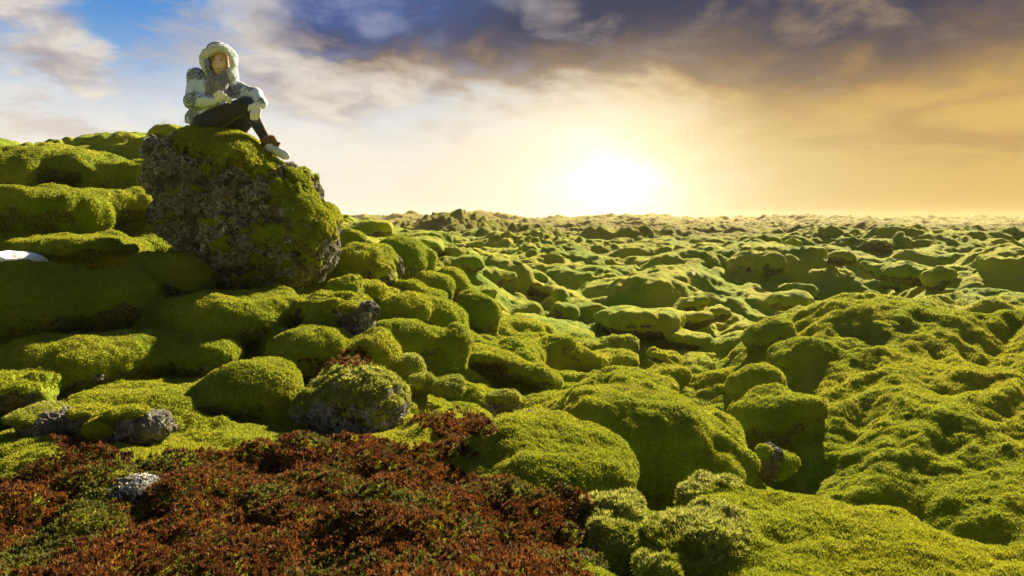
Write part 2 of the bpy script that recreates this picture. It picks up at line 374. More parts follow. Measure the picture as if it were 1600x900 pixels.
# ------------------------------------------------------------------ mounds read off the photograph: px, py, width, height (pixels), depth (m)
# kind: m = moss, r = moss over bare lava.   (px,py) is the middle of what shows
MOUNDS = [
 (22, 240, 80, 30, 9.6, 0, 'm', 'small dark green hummock at the far left end of the hill crest'),
 (185, 224, 150, 40, 9.4, 0, 'm', 'broad green mound on the hill crest beyond the lichen boulder'),
 (262, 208, 72, 28, 9.0, 0, 'm', 'dark olive hummock with grass stems on the crest touching the lichen boulder'),
 (110, 258, 230, 56, 8.2, -6, 'm', 'long sunlit yellow-green pillow of moss just below the hill crest'),
 (15, 272, 120, 60, 7.4, 0, 'm', 'dark green moss pillow cut by the left edge below the crest'),
 (208, 278, 110, 62, 7.5, 0, 'm', 'rounded dark-sided pillow below the crest close to the lichen boulder'),
 (195, 318, 130, 46, 7.0, 5, 'm', 'flat green pillow halfway up the hill beside the lichen boulder'),
 (72, 330, 200, 84, 6.5, 0, 'm', 'big smooth dome of moss with deep shade under its right side, halfway up the hill'),
 (110, 388, 270, 44, 6.1, 0, 'm', 'long low grass-green swell of moss above the snow patch'),
 (262, 428, 160, 74, 5.4, 0, 'm', 'rounded moss pillow with a blunt right end left of the lichen boulder foot'),
 (48, 465, 150, 110, 4.5, 0, 'm', 'bulky shaggy moss dome on the left edge below the snow patch'),
 (172, 462, 130, 84, 4.7, 8, 'm', 'moss arch with a dark hollow beneath it next to the shaggy dome'),
 (345, 492, 200, 78, 4.8, 0, 'm', 'wide yellow-green swell below the foot of the lichen boulder'),
 (205, 548, 130, 66, 4.25, 0, 'm', 'round-ended moss roll with a black crevice at its right foot'),
 (95, 565, 200, 84, 3.95, 0, 'm', 'long moss roll reaching from the left edge, bare rock chip under its end'),
 (22, 608, 100, 66, 3.55, 0, 'r', 'small moss-capped rock at the left edge with brown lava beneath'),
 (325, 552, 110, 52, 4.35, 0, 'm', 'low dark green pillow between two black crevices'),
 (205, 628, 270, 64, 3.7, 3, 'm', 'wide flat golden-green swell above the dark broken rocks'),
 (388, 610, 150, 100, 3.9, 0, 'm', 'smooth dark green hollow-sided mound left of the frosted rock'),
 (482, 545, 150, 76, 4.5, -8, 'm', 'bright ribbed mound above the frosted rock and its red moss'),
 (583, 557, 84, 84, 4.6, -25, 'm', 'steep egg-shaped yellow-green mound right of the red moss patch'),
 (518, 488, 126, 66, 5.05, 0, 'r', 'moss dome with a broken grey lichen face on its right'),
 (632, 485, 92, 58, 5.7, 0, 'm', 'neat loaf-shaped moss boulder with a dark underside standing free'),
 (562, 412, 96, 84, 6.7, -20, 'm', 'tall dark green mound right behind the lichen boulder'),
 (600, 432, 44, 46, 6.5, 0, 'r', 'small round knob stuck to the tall mound with grey rock below'),
 (628, 400, 96, 74, 7.6, -20, 'm', 'large sloping moss whaleback with a grey rocky front'),
 (548, 376, 48, 32, 7.4, 0, 'm', 'small green cap peeping out behind the lichen boulder top right'),
 (535, 448, 70, 44, 5.5, 0, 'r', 'ragged mossy rock at the right foot of the lichen boulder'),
 (577, 452, 50, 34, 5.7, 0, 'm', 'two-lobed golden knob beside the ragged mossy rock'),
 (645, 446, 46, 28, 6.5, 0, 'r', 'low moss lump with a pale pointed stone tip'),
 (678, 445, 68, 50, 7.1, -15, 'm', 'pillow drooping right above the loaf-shaped boulder'),
 (668, 462, 70, 34, 6.4, -15, 'm', 'narrow golden pillow directly behind the loaf-shaped boulder'),
 (707, 440, 60, 42, 7.8, -15, 'm', 'rounded tongue of moss on the slope edge next to a drooping pillow'),
 (690, 500, 90, 66, 6.0, -20, 'm', 'sloping yellow-green mound touching the loaf-shaped boulder'),
 (745, 490, 76, 62, 6.9, -15, 'm', 'smooth sunlit dome on the slope edge above the dark valley pool of shade'),
 (640, 528, 110, 52, 5.2, 0, 'm', 'dark-fronted moss roll in front of the loaf-shaped boulder'),
 (705, 545, 60, 70, 5.3, -25, 'm', 'upright drooping pillow right of the dark-fronted roll'),
 (762, 560, 90, 44, 5.7, -12, 'm', 'flat pale mound at the middle of the slope above the tiny red tuft'),
 (735, 408, 50, 24, 9.8, 0, 'm', 'small dim pillow where the slope meets the plain'),
 (716, 398, 36, 20, 10.4, 0, 'm', 'little round hummock high on the slope edge against the plain'),
 (657, 382, 70, 22, 9.6, -10, 'm', 'thin dark lip of moss at the upper slope edge'),
 (805, 572, 70, 34, 5.6, -15, 'm', 'narrow golden rib of moss low on the slope'),
 (850, 588, 80, 36, 5.5, -18, 'm', 'last golden rib where the slope drops into the valley'),
 (660, 600, 40, 36, 4.4, 0, 'm', 'small knobbly grey-green lump right of the frosted rock'),
 (642, 575, 50, 44, 4.6, 0, 'm', 'rounded green lump with a notch above the knobbly grey-green lump'),
 (700, 604, 60, 30, 4.4, 0, 'm', 'speckled green lump on the slope beside two knobbly ones'),
 (850, 722, 290, 120, 3.15, -5, 'm', 'huge smooth moss mound behind the red heath with a round right shoulder'),
 (1000, 672, 330, 150, 4.35, -6, 'm', 'largest moss whaleback with a dark overhanging front in the middle of the slope'),
 (1108, 788, 104, 72, 2.8, 0, 's', 'bright frosty moss knob with a black right side'),
 (1352, 912, 560, 110, 2.15, -4, 'm', 'long bright golden moss bank along the bottom edge'),
 (1092, 862, 200, 122, 2.30, 4, 's', 'big shaggy frosted dome of moss near the bottom edge with a smaller bun below it'),
 (968, 862, 92, 84, 2.34, 0, 's', 'dark shaggy moss dome squeezed between the red heath and a bigger dome'),
 (962, 806, 110, 60, 2.62, 20, 's', 'frosted crumbly moss clump at the right edge of the red heath'),
 (1022, 893, 64, 46, 2.12, 0, 's', 'small pale bun of shaggy moss at the bottom edge'),
 (1190, 872, 60, 60, 2.45, 10, 's', 'little shaggy shoulder of moss right of the big frosted dome'),
 (552, 622, 205, 112, 3.86, 6, 'f', 'dark rock with a frosted moss top and blue-white lichen on its face'),
 (1185, 598, 90, 64, 5.9, 20, 'm', 'dark lobe at the steep left end of the sunlit ridge'),
 (1245, 556, 100, 62, 6.5, 25, 'm', 'rounded shoulder on the left flank of the sunlit ridge'),
 (1215, 640, 120, 76, 5.15, 10, 'm', 'round nose of moss overhanging the black cleft'),
 (1200, 520, 80, 36, 7.4, 25, 'm', 'pale rib running down the upper left flank of the sunlit ridge'),
 (823, 484, 66, 30, 10.0, 0, 'm', 'smooth loaf of moss in the valley with a smaller one at its foot'),
 (820, 498, 38, 16, 9.3, 0, 'm', 'little cushion lying at the foot of a larger valley loaf'),
 (886, 484, 46, 28, 9.9, 0, 'm', 'round valley boulder with a brownish face below a crumbly rock'),
 (873, 470, 26, 38, 10.8, 0, 'r', 'upright crumbly brown rock in the valley'),
 (850, 515, 130, 30, 8.9, 0, 'm', 'long flat-topped pillow across the valley floor'),
 (968, 542, 62, 36, 8.1, 0, 'r', 'dark round valley boulder with a bare brown face'),
 (872, 545, 84, 42, 7.7, 0, 'm', 'big dark dome rising from the shaded valley'),
 (1000, 500, 140, 46, 9.2, 0, 'm', 'wide sunlit swell in the middle of the valley'),
 (1045, 558, 60, 18, 7.4, -10, 'r', 'low flat stone edge half covered by moss in the valley'),
 (1120, 488, 46, 24, 9.8, 10, 'r', 'small grey rock with a pointed end below the plain'),
 (1235, 468, 70, 28, 10.6, 0, 'm', 'dark domed boulder just behind the sunlit ridge'),
 (1185, 382, 62, 30, 17.0, 0, 'r', 'largest dark brown boulder out on the plain'),
 (1238, 381, 28, 18, 17.5, 0, 'r', 'small dark boulder right of the largest one on the plain'),
 (1172, 410, 70, 36, 14.0, 0, 'r', 'brown-fronted mossy crag lit by the sun glow on the plain'),
 (1205, 408, 40, 34, 13.6, 0, 'm', 'moss-capped block attached to the brown-fronted crag'),
 (1268, 398, 44, 32, 14.4, 0, 'r', 'rocky hump with a craggy dark face in the plain'),
 (1318, 402, 44, 22, 13.6, 0, 'r', 'flat dark rock ledge on the plain'),
 (1375, 380, 50, 18, 17.0, 0, 'r', 'dark hump on the plain before the right hill'),
 (1420, 425, 110, 30, 11.6, 0, 'm', 'broad green swell behind the sunlit ridge'),
 (1498, 406, 60, 24, 12.6, 0, 'm', 'rounded dark-fronted hump beside the right knoll'),
 (1560, 378, 40, 16, 18.0, 0, 'r', 'dark rocky lump beyond the right knoll'),
 (1470, 432, 50, 34, 9.6, 20, 'm', 'steep nose at the left end of the right knoll'),
]

# ground control points: px, py, depth
CTRL = [(100,880,2.0),(500,890,2.0),(800,892,2.0),(1000,900,2.05),(1200,870,2.3),(1400,872,2.3),(1590,892,2.2),
 (-200,880,2.0),(1800,900,2.1),(500,705,3.1),(250,705,3.0),(50,690,3.1),(750,745,3.0),(650,665,3.55),(920,800,2.75),(-200,700,3),
 (1080,830,3.0),(1250,850,3.35),(1400,832,3.6),(1560,850,3.4),(1750,850,3.4),(1250,765,4.25),(1400,745,4.4),(1560,745,4.3),(1750,740,4.3),
 (1350,655,5.2),(1560,650,5.2),(1760,650,5.2),(1300,575,6.4),(1550,560,6.5),(1760,540,6.6),(1330,484,8.2),(1480,496,8.3),(1230,506,7.9),(1600,484,8.4),(1750,480,8.4),
 (1130,655,6.0),(1085,612,7.0),(1300,522,11),(1420,522,11),(1200,528,10.8),(1000,580,7.4),(900,560,8.0),(1100,550,8.5),(1000,495,10.5),(860,495,10.5),(1100,480,11),
 (1350,456,14),(1560,470,9.6),(1560,402,10.6),(1490,430,10.4),(1640,398,10.6),(1560,440,14),(1640,440,14),(1400,458,12.4),(1760,400,12),
 (1200,445,13),(1000,438,14),(860,438,14),(1300,405,18),(1100,402,20),(900,402,20),(760,405,18),(1500,385,25),(1700,385,25),(1300,378,30),(1000,378,32),(800,378,32),(660,382,25),(600,370,35),
 (600,505,5.9),(650,475,7),(720,505,6.9),(565,430,7.4),(600,385,9.4),(548,362,10.5),(700,425,9.6),(780,465,9.4),(780,520,7.4),(870,590,6.3),(700,590,5.1),(800,635,4.7),
 (560,530,5.0),(480,530,4.9),(400,475,5.2),(300,510,4.7),(150,515,4.5),(0,535,4.3),(0,615,3.7),(150,600,3.9),(300,625,3.7),(420,655,3.6),(-200,560,4),(-200,400,5.5),(-200,300,7),(-200,250,9),
 (100,445,5.2),(250,465,5.2),(100,398,6.1),(250,400,6.2),(100,358,6.8),(250,340,7.2),(50,308,7.6),(200,298,7.8),(50,268,8.6),(200,256,8.8),(100,238,9.8),(200,228,10),(10,250,10),
 (100,250,14),(250,255,13),(0,270,14),(420,300,10),(450,335,12),(500,352,12),(400,345,20),(200,330,25),(-200,280,16),
 (380,462,5.6),(290,415,5.9),(460,455,5.9),(400,350,7.4),(500,405,7.2),(1130,745,3.9),(1190,690,4.6)]
for a in range(-400, 2300, 225):
    wv = 3 * math.sin(a * 0.013)
    CTRL += [(a, 364 + wv, 60), (a, 352 + wv, 110), (a, 343 + wv * 0.6, 180), (a, 350, 420), (a, 351, 650)]
    if a < 500: CTRL += [(a, 350, 40)]
CTRL = np.array(CTRL, float)
cp = P(CTRL[:, 0], CTRL[:, 1], CTRL[:, 2])
mpts = []
for (px, py, wpx, hpx, D, yaw, kd, lb) in MOUNDS:
    q = P(px, py, D); c = hpx / 2 * D / FPX
    mpts.append((q[0], q[1], q[2] - 0.85 * c))
cp = np.concatenate([cp, np.array(mpts)]); lam = np.concatenate([np.full(len(CTRL), 0.0008), np.full(len(mpts), 0.008)])


def uv_of(x, y):
    r = np.sqrt(x * x + y * y) + 1e-6
    return np.stack([np.clip(np.arctan2(x, y), -0.95, 0.95) * 1.6, np.log(np.maximum(r, 1.2)) * 1.25], -1)


def rbf_fit(pts, lam):
    A = uv_of(pts[:, 0], pts[:, 1]); d = np.linalg.norm(A[:, None] - A[None], axis=-1)
    K = d ** 1.5 * -1; n = len(A)
    Pm = np.concatenate([np.ones((n, 1)), A], 1)
    M = np.zeros((n + 3, n + 3)); M[:n, :n] = K + np.diag(lam * 3); M[:n, n:] = Pm; M[n:, :n] = Pm.T
    # slope angle (z / r) is what is interpolated, so that far points do not dominate
    r = np.hypot(pts[:, 0], pts[:, 1])
    return A, np.linalg.solve(M, np.concatenate([(pts[:, 2]) / r, np.zeros(3)]))


RA, RW = rbf_fit(cp, lam)


def base_h(x, y):
    out = np.empty(len(x)); U = uv_of(x, y); r = np.maximum(np.hypot(x, y), 1.2)
    for s in range(0, len(x), 60000):
        u = U[s:s + 60000]
        d = np.sqrt((u[:, 0:1] - RA[None, :, 0]) ** 2 + (u[:, 1:2] - RA[None, :, 1]) ** 2)
        out[s:s + 60000] = -(d ** 1.5) @ RW[:-3] + RW[-3] + u @ RW[-2:]
    return out * r + CAMZ


def cells(x, y, size, seed, rmin=0.45, rmax=0.85, power=0.5):
    """field of rounded pillows: 0 in the creases, up to 1 on the crowns"""
    gx = x / size; gy = y / size; ix = np.floor(gx).astype(np.int64); iy = np.floor(gy).astype(np.int64)
    best = np.zeros(len(x)); second = np.zeros(len(x))
    for dx in (-1, 0, 1):
        for dy in (-1, 0, 1):
            cx = ix + dx; cy = iy + dy
            hsh = ((cx * 73856093) ^ (cy * 19349663) ^ (seed * 83492791)) & 0xffffff
            h1 = ((hsh * 1103515245 + 12345) >> 8 & 0xffff) / 65535.0; h2 = ((hsh * 22695477 + 1) >> 7 & 0xffff) / 65535.0
            h3 = ((hsh * 69069 + 77) >> 9 & 0xffff) / 65535.0; h4 = ((hsh * 134775813 + 5) >> 6 & 0xffff) / 65535.0
            rx = rmin + (rmax - rmin) * h3
            ax = gx - (cx + 0.15 + 0.7 * h1); ay = gy - (cy + 0.15 + 0.7 * h2)
            an = h4 * 3.1416; ca, sa = np.cos(an), np.sin(an)
            q = ((ax * ca + ay * sa) / rx) ** 2 + ((-ax * sa + ay * ca) / (rx * (0.62 + 0.38 * h1))) ** 2
            v = np.maximum(1 - q, 0) ** power * (0.55 + 0.45 * h2)
            second = np.maximum(second, np.minimum(best, v)); best = np.maximum(best, v)
    return best


# mound geometry in world space
def mound_frame(m):
    px, py, wpx, hpx, D, yaw, kd, lb = m
    c = P(px, py, D); k = D / FPX
    a = wpx / 2 * k; ch = hpx / 2 * k
    b = max(min(a * 0.85, 1.1), ch * 1.0)
    pit = math.asin(min(0.9, max(0.0, -c[2]) / D))
    # visible half height^2 = (c cos)^2 + (b sin)^2
    cc = math.sqrt(max(ch ** 2 - (b * 0.8 * math.sin(pit)) ** 2, (0.62 * ch) ** 2))
    b = min(b * 1.25, 1.2); c = c + np.array([0, 0.12 * b, -0.22 * cc]); cc *= 1.22
    return c, a, b, cc


MF = [mound_frame(m) for m in MOUNDS]


def ground_h(x, y, detail=True):
    h = base_h(x, y)
    r = np.hypot(x, y)
    p = np.stack([x, y, np.zeros(len(x))], -1)
    # domain warp
    wx = fbm(p, 0.9, 2, 11) * 0.35; wy = fbm(p, 0.9, 2, 23) * 0.35
    px, py, _ = cam_px(np.stack([x, y, h], -1))
    ridge = sstep(px, 1120, 1240) * sstep(r, 3.3, 4.6) * sstep(r, 12.6, 11.6)   # wind-combed ridge on the right
    near = sstep(r, 4.2, 2.6)
    valley = (1 - ridge) * (1 - near)
    if detail:
        big = cells(x + wx * 1.4, y + wy * 1.4, 1.3, 5, power=0.8)
        med = cells(x + wx, y + wy, 0.62, 9); sm = cells(x + wx * .8, y + wy * .8, 0.33, 14)
        lown = fbm(p, 0.35, 3, 31)
        h = h + valley * (0.20 * big + 0.15 * med + 0.05 * sm - 0.14) * sstep(r, 3.0, 5.5) * (1 - 0.2 * sstep(r, 20, 60)) + lown * (0.25 * sstep(r, 8, 14) + 0.22 * valley * sstep(r, 5, 7))
        h = h + valley * sstep(r, 12, 18) * sstep(fbm(p, 0.22, 2, 36), 0.0, 0.35) * (0.30 + 0.35 * np.abs(fbm(p, 0.9, 4, 37, 0.6)))
        # comb: stretched lumps and pits across the ridge
        q1 = cells((x + wx * .9) * 0.75, (y + wy * .9) * 1.25, 0.42, 21, 0.4, 0.9); q2 = cells((x + wx) * 0.8, (y + wy) * 1.3, 0.2, 22, 0.4, 0.9)
        q3 = cells((x + wx * .5) * 0.7, (y + wy * .5) * 1.3, 0.11, 27, 0.4, 0.9)
        fu = (x + y) * 0.30 + wx * 0.5; fv_ = (x - y) * 0.80 + wy * 0.6
        pf_ = np.stack([fu, fv_, np.zeros(len(x))], -1)
        fold = 1 - np.sqrt(fbm(pf_, 1.25, 3, 44, 0.45) ** 2 + 0.003) * 2.6
        h = h + ridge * (0.17 * fold + 0.022 * q1 + 0.014 * q2 + 0.010 * q3 + 0.16 * fbm(p, 0.6, 2, 41) + 0.10 * sstep(px, 1170, 1300) - 0.08)
        h = h + (near * 1.0 + 0.25) * 0.10 * fbm(p, 1.7, 3, 51) + near * 0.055 * (cells(x + wx * .4, y + wy * .4, 0.34, 52) - 0.5) + 0.012 * fbm(p, 9, 2, 55) * sstep(r, 12, 6)
        # far relief: larger hummocks and crags
        fa = sstep(r, 14, 30)
        if fa.max() > 0:
            wx4 = fbm(p, 0.25, 2, 61) * 1.4; wy4 = fbm(p, 0.25, 2, 62) * 1.4
            h = h + fa * (0.42 * cells(x + wx4, y + wy4, 2.4, 33) - 0.2) * (1 - 0.4 * sstep(r, 120, 300))
            fb = sstep(r, 35, 80)
            h = h + fb * (1.0 * cells(x + wx4 * 2, y + wy4 * 2, 8.0, 34) * (0.4 + 0.6 * sstep(fbm(p, 0.04, 2, 66), -.3, .4)) - 0.35 + 0.35 * fbm(p, 0.35, 4, 67, 0.6))
            fc = sstep(r, 110, 170) * sstep(r, 500, 260)
            h = h + fc * (3.6 * np.maximum(fbm(p, 0.026, 4, 71, 0.55), -0.15) + 1.0 * fbm(p, 0.14, 3, 72, .6) - 0.55)
            h = h + sstep(r, 26, 34) * 0.10 * fbm(p, 1.7, 3, 73, .65)
    # crag standing on the far plain
    cx_, cy_, _ = P(722, 366, 42)
    rho = np.hypot((x - cx_) / 2.9, (y - cy_) / 3.0) + 0.25 * fbm(p, 0.4, 3, 99)
    s = rho < 2.2
    if s.any():
        ps = p[s]
        h[s] = h[s] + (0.62 * np.exp(-rho[s] ** 4) + 0.42 * np.exp(-(rho[s] / 1.5) ** 2)) * (1 + 0.5 * fbm(ps, 0.8, 4, 95, 0.65)) + 0.28 * np.exp(-rho[s] ** 2) * (np.abs(fbm(ps, 1.6, 3, 96, .6)) )
    # lichen boulder footprint: keep the ground low round it
    bx, by, bz = P(383, 440, 5.9)
    s = sstep(np.hypot((x - bx) / 1.15, (y - by) / 1.1), 1.25, 0.6)
    h = h * (1 - s) + np.minimum(h, bz - 0.06) * s
    # undercut hollows at the foot of the mounds on the slope
    for (c, a, b, cc), m in zip(MF, MOUNDS):
        if m[0] > 800 or m[4] < 3.3 or m[4] > 8.5: continue
        qx = c[0] + 0.25 * a * math.sin(m[0]); qy = c[1] - 0.75 * b
        s = (np.abs(x - qx) < 2 * a) & (np.abs(y - qy) < 2 * a)
        if s.any(): h[s] = h[s] - min(0.30, 1.0 * cc) * np.exp(-((x[s] - qx) / (0.7 * a)) ** 2 - ((y[s] - qy) / (0.45 * b)) ** 2)
    # black cleft left of the round nose
    for (qx, qy, qd, rr, dp) in ((1172, 665, 5.2, 0.30, 0.35), (1215, 700, 4.6, 0.35, 0.30), (120, 515, 4.35, 0.30, 0.25), (285, 580, 4.05, 0.22, 0.2), (100, 618, 3.8, 0.2, 0.2), (1060, 765, 3.7, 0.3, 0.15), (330, 455, 5.2, 0.25, 0.2), (140, 345, 6.3, 0.3, 0.16), (1290, 790, 3.9, 0.5, 0.07), (1235, 815, 3.35, 0.36, 0.13), (1380, 835, 3.25, 0.36, 0.15), (1520, 850, 3.15, 0.36, 0.13)):
        c = P(qx, qy, qd)
        h = h - 1.6 * dp * np.exp(-((x - c[0]) ** 2 + (y - c[1]) ** 2) / rr ** 2)
    return h



# outlying mounds scattered through the valley and the plain, appended to the measured ones
g = np.random.default_rng(12)
taken = [(c[0], c[1], max(a, b)) for (c, a, b, cc) in MF]
ALL = [dict(c=c, a=a, b=b, cc=cc, yaw=R(m[5]), rocky=m[6] in 'rf', sh=m[6] in 'sf', face=m[6] == 'f', label=m[7], D=m[4], px=m[2], grp=None) for m, (c, a, b, cc) in zip(MOUNDS, MF)]
cnt = 0
for t_ in range(12000):
    if cnt >= 185: break
    az_ = g.uniform(R(-14), R(38)); r_ = 6.6 * (28 / 6.6) ** g.uniform()
    x_, y_ = r_ * math.sin(az_), r_ * math.cos(az_)
    s_ = g.uniform(0.15, 0.45) * (1 + 0.02 * r_)
    if (az_ > R(15) and r_ < 12.5) or (az_ < R(-3) and r_ < 9.5): continue
    if any((x_ - q[0]) ** 2 + (y_ - q[1]) ** 2 < ((q[2] + s_) * 0.84) ** 2 for q in taken): continue
    zb = float(base_h(np.array([x_]), np.array([y_]))[0])
    if cam_px(np.array([x_, y_, zb]))[0] > 1640: continue
    taken.append((x_, y_, s_)); cnt += 1
    rocky = g.uniform() < 0.14
    aa = s_ * g.uniform(1.0, 1.6); cc = s_ * g.uniform(0.40, 0.66)
    zone = 'in the valley below the slope' if r_ < 10.5 else 'just beyond the valley' if r_ < 16 else 'out on the hazy plain'
    side = 'towards the glare' if az_ < R(12) else 'right of the glare'
    nm = 'brown-faced rock' if rocky else 'round green hummock'
    ALL.append(dict(c=np.array([x_, y_, zb + 0.05 + cc * 0.22]), a=aa, b=s_, cc=cc, yaw=g.uniform(-.15, .15), rocky=rocky, D=r_, px=40,
                    label=f'small {nm} {zone}, {side}', grp=f'small {nm}s {zone}, {side}'))

# The moss surface is one implicit body (ground + mounds, melted together), meshed by surface nets on a
# grid fine near the camera and coarser far off, then cut into the ground and the separate mounds.
AZ0, AZ1, NAZ = R(-43), R(43), 640
LR0, LR1, NLR = math.log(1.15), math.log(30.0), 780
W0, W1, NW = -0.12, 0.17, 92
ga = np.linspace(AZ0, AZ1, NAZ); gl = np.linspace(LR0, LR1, NLR); gw = np.linspace(W0, W1, NW)
GA, GL = np.meshgrid(ga, gl, indexing='ij'); rr = np.exp(GL)
X2 = rr * np.sin(GA); Y2 = rr * np.cos(GA)
B2 = base_h(X2.ravel(), Y2.ravel()).reshape(X2.shape)
H2 = ground_h(X2.ravel(), Y2.ravel()).reshape(X2.shape)
p2 = np.stack([X2.ravel(), Y2.ravel(), np.zeros(X2.size)], -1)
WX2 = fbm(p2, 1.6, 3, 201).reshape(X2.shape); WY2 = fbm(p2, 1.6, 3, 202).reshape(X2.shape); WZ2 = fbm(p2, 1.9, 3, 203).reshape(X2.shape)
F = ((gw[None, None, :] * rr[:, :, None] + (B2 - H2)[:, :, None]) * 0.8).astype(np.float32)


def smin(a, b, k):
    h = np.clip(0.5 + 0.5 * (b - a) / k, 0, 1)
    return b * (1 - h) + a * h - k * h * (1 - h)


def blob_field(m, x, y, z, wx, wy, wz):
    """signed distance (about) to a mound made of one rounded body and a few swellings; x,y,z arrays of one shape"""
    c, a, b, cc = m['c'], m['a'], m['b'], m['cc']
    gg = np.random.default_rng(m['seed']); s = math.sqrt(a * cc)
    wa = min(0.35 * s, 0.22)
    dx = x - c[0] + wx * wa; dy = y - c[1] + wy * wa; dz = z - c[2] + wz * wa * 0.7
    cy, sy = math.cos(m['yaw']), math.sin(m['yaw'])
    qx = dx * cy + dz * sy; qz = -dx * sy + dz * cy
    out = None
    for k in range(6):
        if k == 0: ox = oy = oz = 0.0; sc = 0.88; ra = 1.0
        else:
            ox = gg.uniform(-.55, .55) * a; oy = gg.uniform(-.5, .5) * b; oz = gg.uniform(-.1, .45) * cc; sc = gg.uniform(.36, .62); ra = gg.uniform(.7, 1.2)
        A, Bb, C = a * sc * ra, b * sc, cc * sc
        ex, ey, ez = np.abs(qx - ox) / A, np.abs(dy - oy) / Bb, np.abs(qz - oz) / C
        n = (ex ** 2.3 + ey ** 2.3 + ez ** 2.3) ** (1 / 2.3)
        d = (n - 1) * min(A, Bb, C)
        # true-ish distance: far along the long axes the scaled norm underestimates
        out = d if out is None else smin(out, d, 0.18 * cc)
    return out


for j, m in enumerate(ALL):
    m['seed'] = 7000 + j
    c = m['c']; Rm = max(m['a'], m['b']) * 1.5 + 0.1
    r0 = math.hypot(c[0], c[1]); az0 = math.atan2(c[0], c[1])
    i0 = int(np.searchsorted(ga, az0 - Rm / r0)); i1 = int(np.searchsorted(ga, az0 + Rm / r0))
    j0 = int(np.searchsorted(gl, math.log(max(r0 - Rm, 1.16)))); j1 = int(np.searchsorted(gl, math.log(r0 + Rm)))
    if i1 - i0 < 2 or j1 - j0 < 2: m['win'] = None; continue
    sl = (slice(i0, i1), slice(j0, j1)); m['win'] = sl
    zz3 = gw[None, None, :] * rr[sl][:, :, None] + B2[sl][:, :, None]
    x3 = X2[sl][:, :, None]; y3 = Y2[sl][:, :, None]
    d = blob_field(m, x3, y3, zz3, WX2[sl][:, :, None], WY2[sl][:, :, None], WZ2[sl][:, :, None]).astype(np.float32)
    k = min((0.22 if m.get('sh') else 0.85 if m['grp'] else 0.45) * m['cc'], 0.24 if m['grp'] else 0.12)
    F[sl] = smin(F[sl], d, k)
print('field', time.time() - T0)


def surface_nets(F):
    """zero surface of a 3D field (negative inside) -> fractional grid coordinates (N,3), quads (M,4)"""
    n0, n1, n2 = F.shape
    S = F < 0
    cell = np.zeros((n0 - 1, n1 - 1, n2 - 1), np.uint8)
    for dx in (0, 1):
        for dy in (0, 1):
            for dz in (0, 1): cell += S[dx:n0 - 1 + dx, dy:n1 - 1 + dy, dz:n2 - 1 + dz]
    act = np.nonzero(((cell > 0) & (cell < 8)).ravel())[0]
    del cell
    cid = np.full((n0 - 1) * (n1 - 1) * (n2 - 1), -1, np.int32); cid[act] = np.arange(len(act), dtype=np.int32)
    ai, aj, ak = np.unravel_index(act, (n0 - 1, n1 - 1, n2 - 1))
    corn = {}
    for dx in (0, 1):
        for dy in (0, 1):
            for dz in (0, 1): corn[dx, dy, dz] = F[ai + dx, aj + dy, ak + dz]
    acc = np.zeros((len(act), 3)); num = np.zeros(len(act))
    for a_ in corn:
        for ax in range(3):
            if a_[ax]: continue
            b_ = list(a_); b_[ax] = 1; b_ = tuple(b_)
            fa_, fb_ = corn[a_], corn[b_]; cr = (fa_ < 0) != (fb_ < 0)
            t = np.where(cr, fa_ / np.where(cr, fa_ - fb_, 1), 0)
            for d_ in range(3): acc[:, d_] += np.where(cr, a_[d_] + (t if d_ == ax else 0), 0)
            num += cr
    acc /= num[:, None]
    co = np.stack([ai, aj, ak], 1) + acc
    qs = []; cidg = cid.reshape(n0 - 1, n1 - 1, n2 - 1)
    for ax in range(3):
        lo = [slice(None)] * 3; hi = [slice(None)] * 3; lo[ax] = slice(0, -1); hi[ax] = slice(1, None)
        e = S[tuple(lo)] != S[tuple(hi)]
        u_, v_ = [q for q in range(3) if q != ax]
        idx = np.array(np.nonzero(e)); lim = F.shape
        ok = (idx[u_] > 0) & (idx[u_] < lim[u_] - 1) & (idx[v_] > 0) & (idx[v_] < lim[v_] - 1)
        idx = idx[:, ok]; ins = S[tuple(idx)]
        q4 = []
        for du, dv in ((1, 1), (0, 1), (0, 0), (1, 0)):
            q = idx.copy(); q[u_] -= du; q[v_] -= dv; q4.append(cidg[tuple(q)])
        q4 = np.stack(q4, -1); flip = ins if ax != 1 else ~ins
        q4[~flip] = q4[~flip][:, ::-1]
        qs.append(q4)
    Q = np.concatenate(qs)
    return co, Q[(Q >= 0).all(1)]


co_, SF = surface_nets(F)
fi, fj, fk = co_.T


def bil(A, u, v):
    iu = np.clip(u.astype(int), 0, A.shape[0] - 2); iv = np.clip(v.astype(int), 0, A.shape[1] - 2); u = u - iu; v = v - iv
    return (A[iu, iv] * (1 - u) + A[iu + 1, iv] * u) * (1 - v) + (A[iu, iv + 1] * (1 - u) + A[iu + 1, iv + 1] * u) * v


sa = AZ0 + fi * (AZ1 - AZ0) / (NAZ - 1); sr = np.exp(LR0 + fj * (LR1 - LR0) / (NLR - 1)); sw = W0 + fk * (W1 - W0) / (NW - 1)
SV = np.stack([sr * np.sin(sa), sr * np.cos(sa), bil(B2, fi, fj) + sw * sr], -1)
tri = np.concatenate([SF[:, [0, 1, 2]], SF[:, [0, 2, 3]]])
SN = vnormals(SV, tri)
if SN[:, 2].mean() < 0: SF = SF[:, ::-1]; SN = -SN; tri = tri[:, ::-1]
print('surface nets', len(SV), len(SF), time.time() - T0)
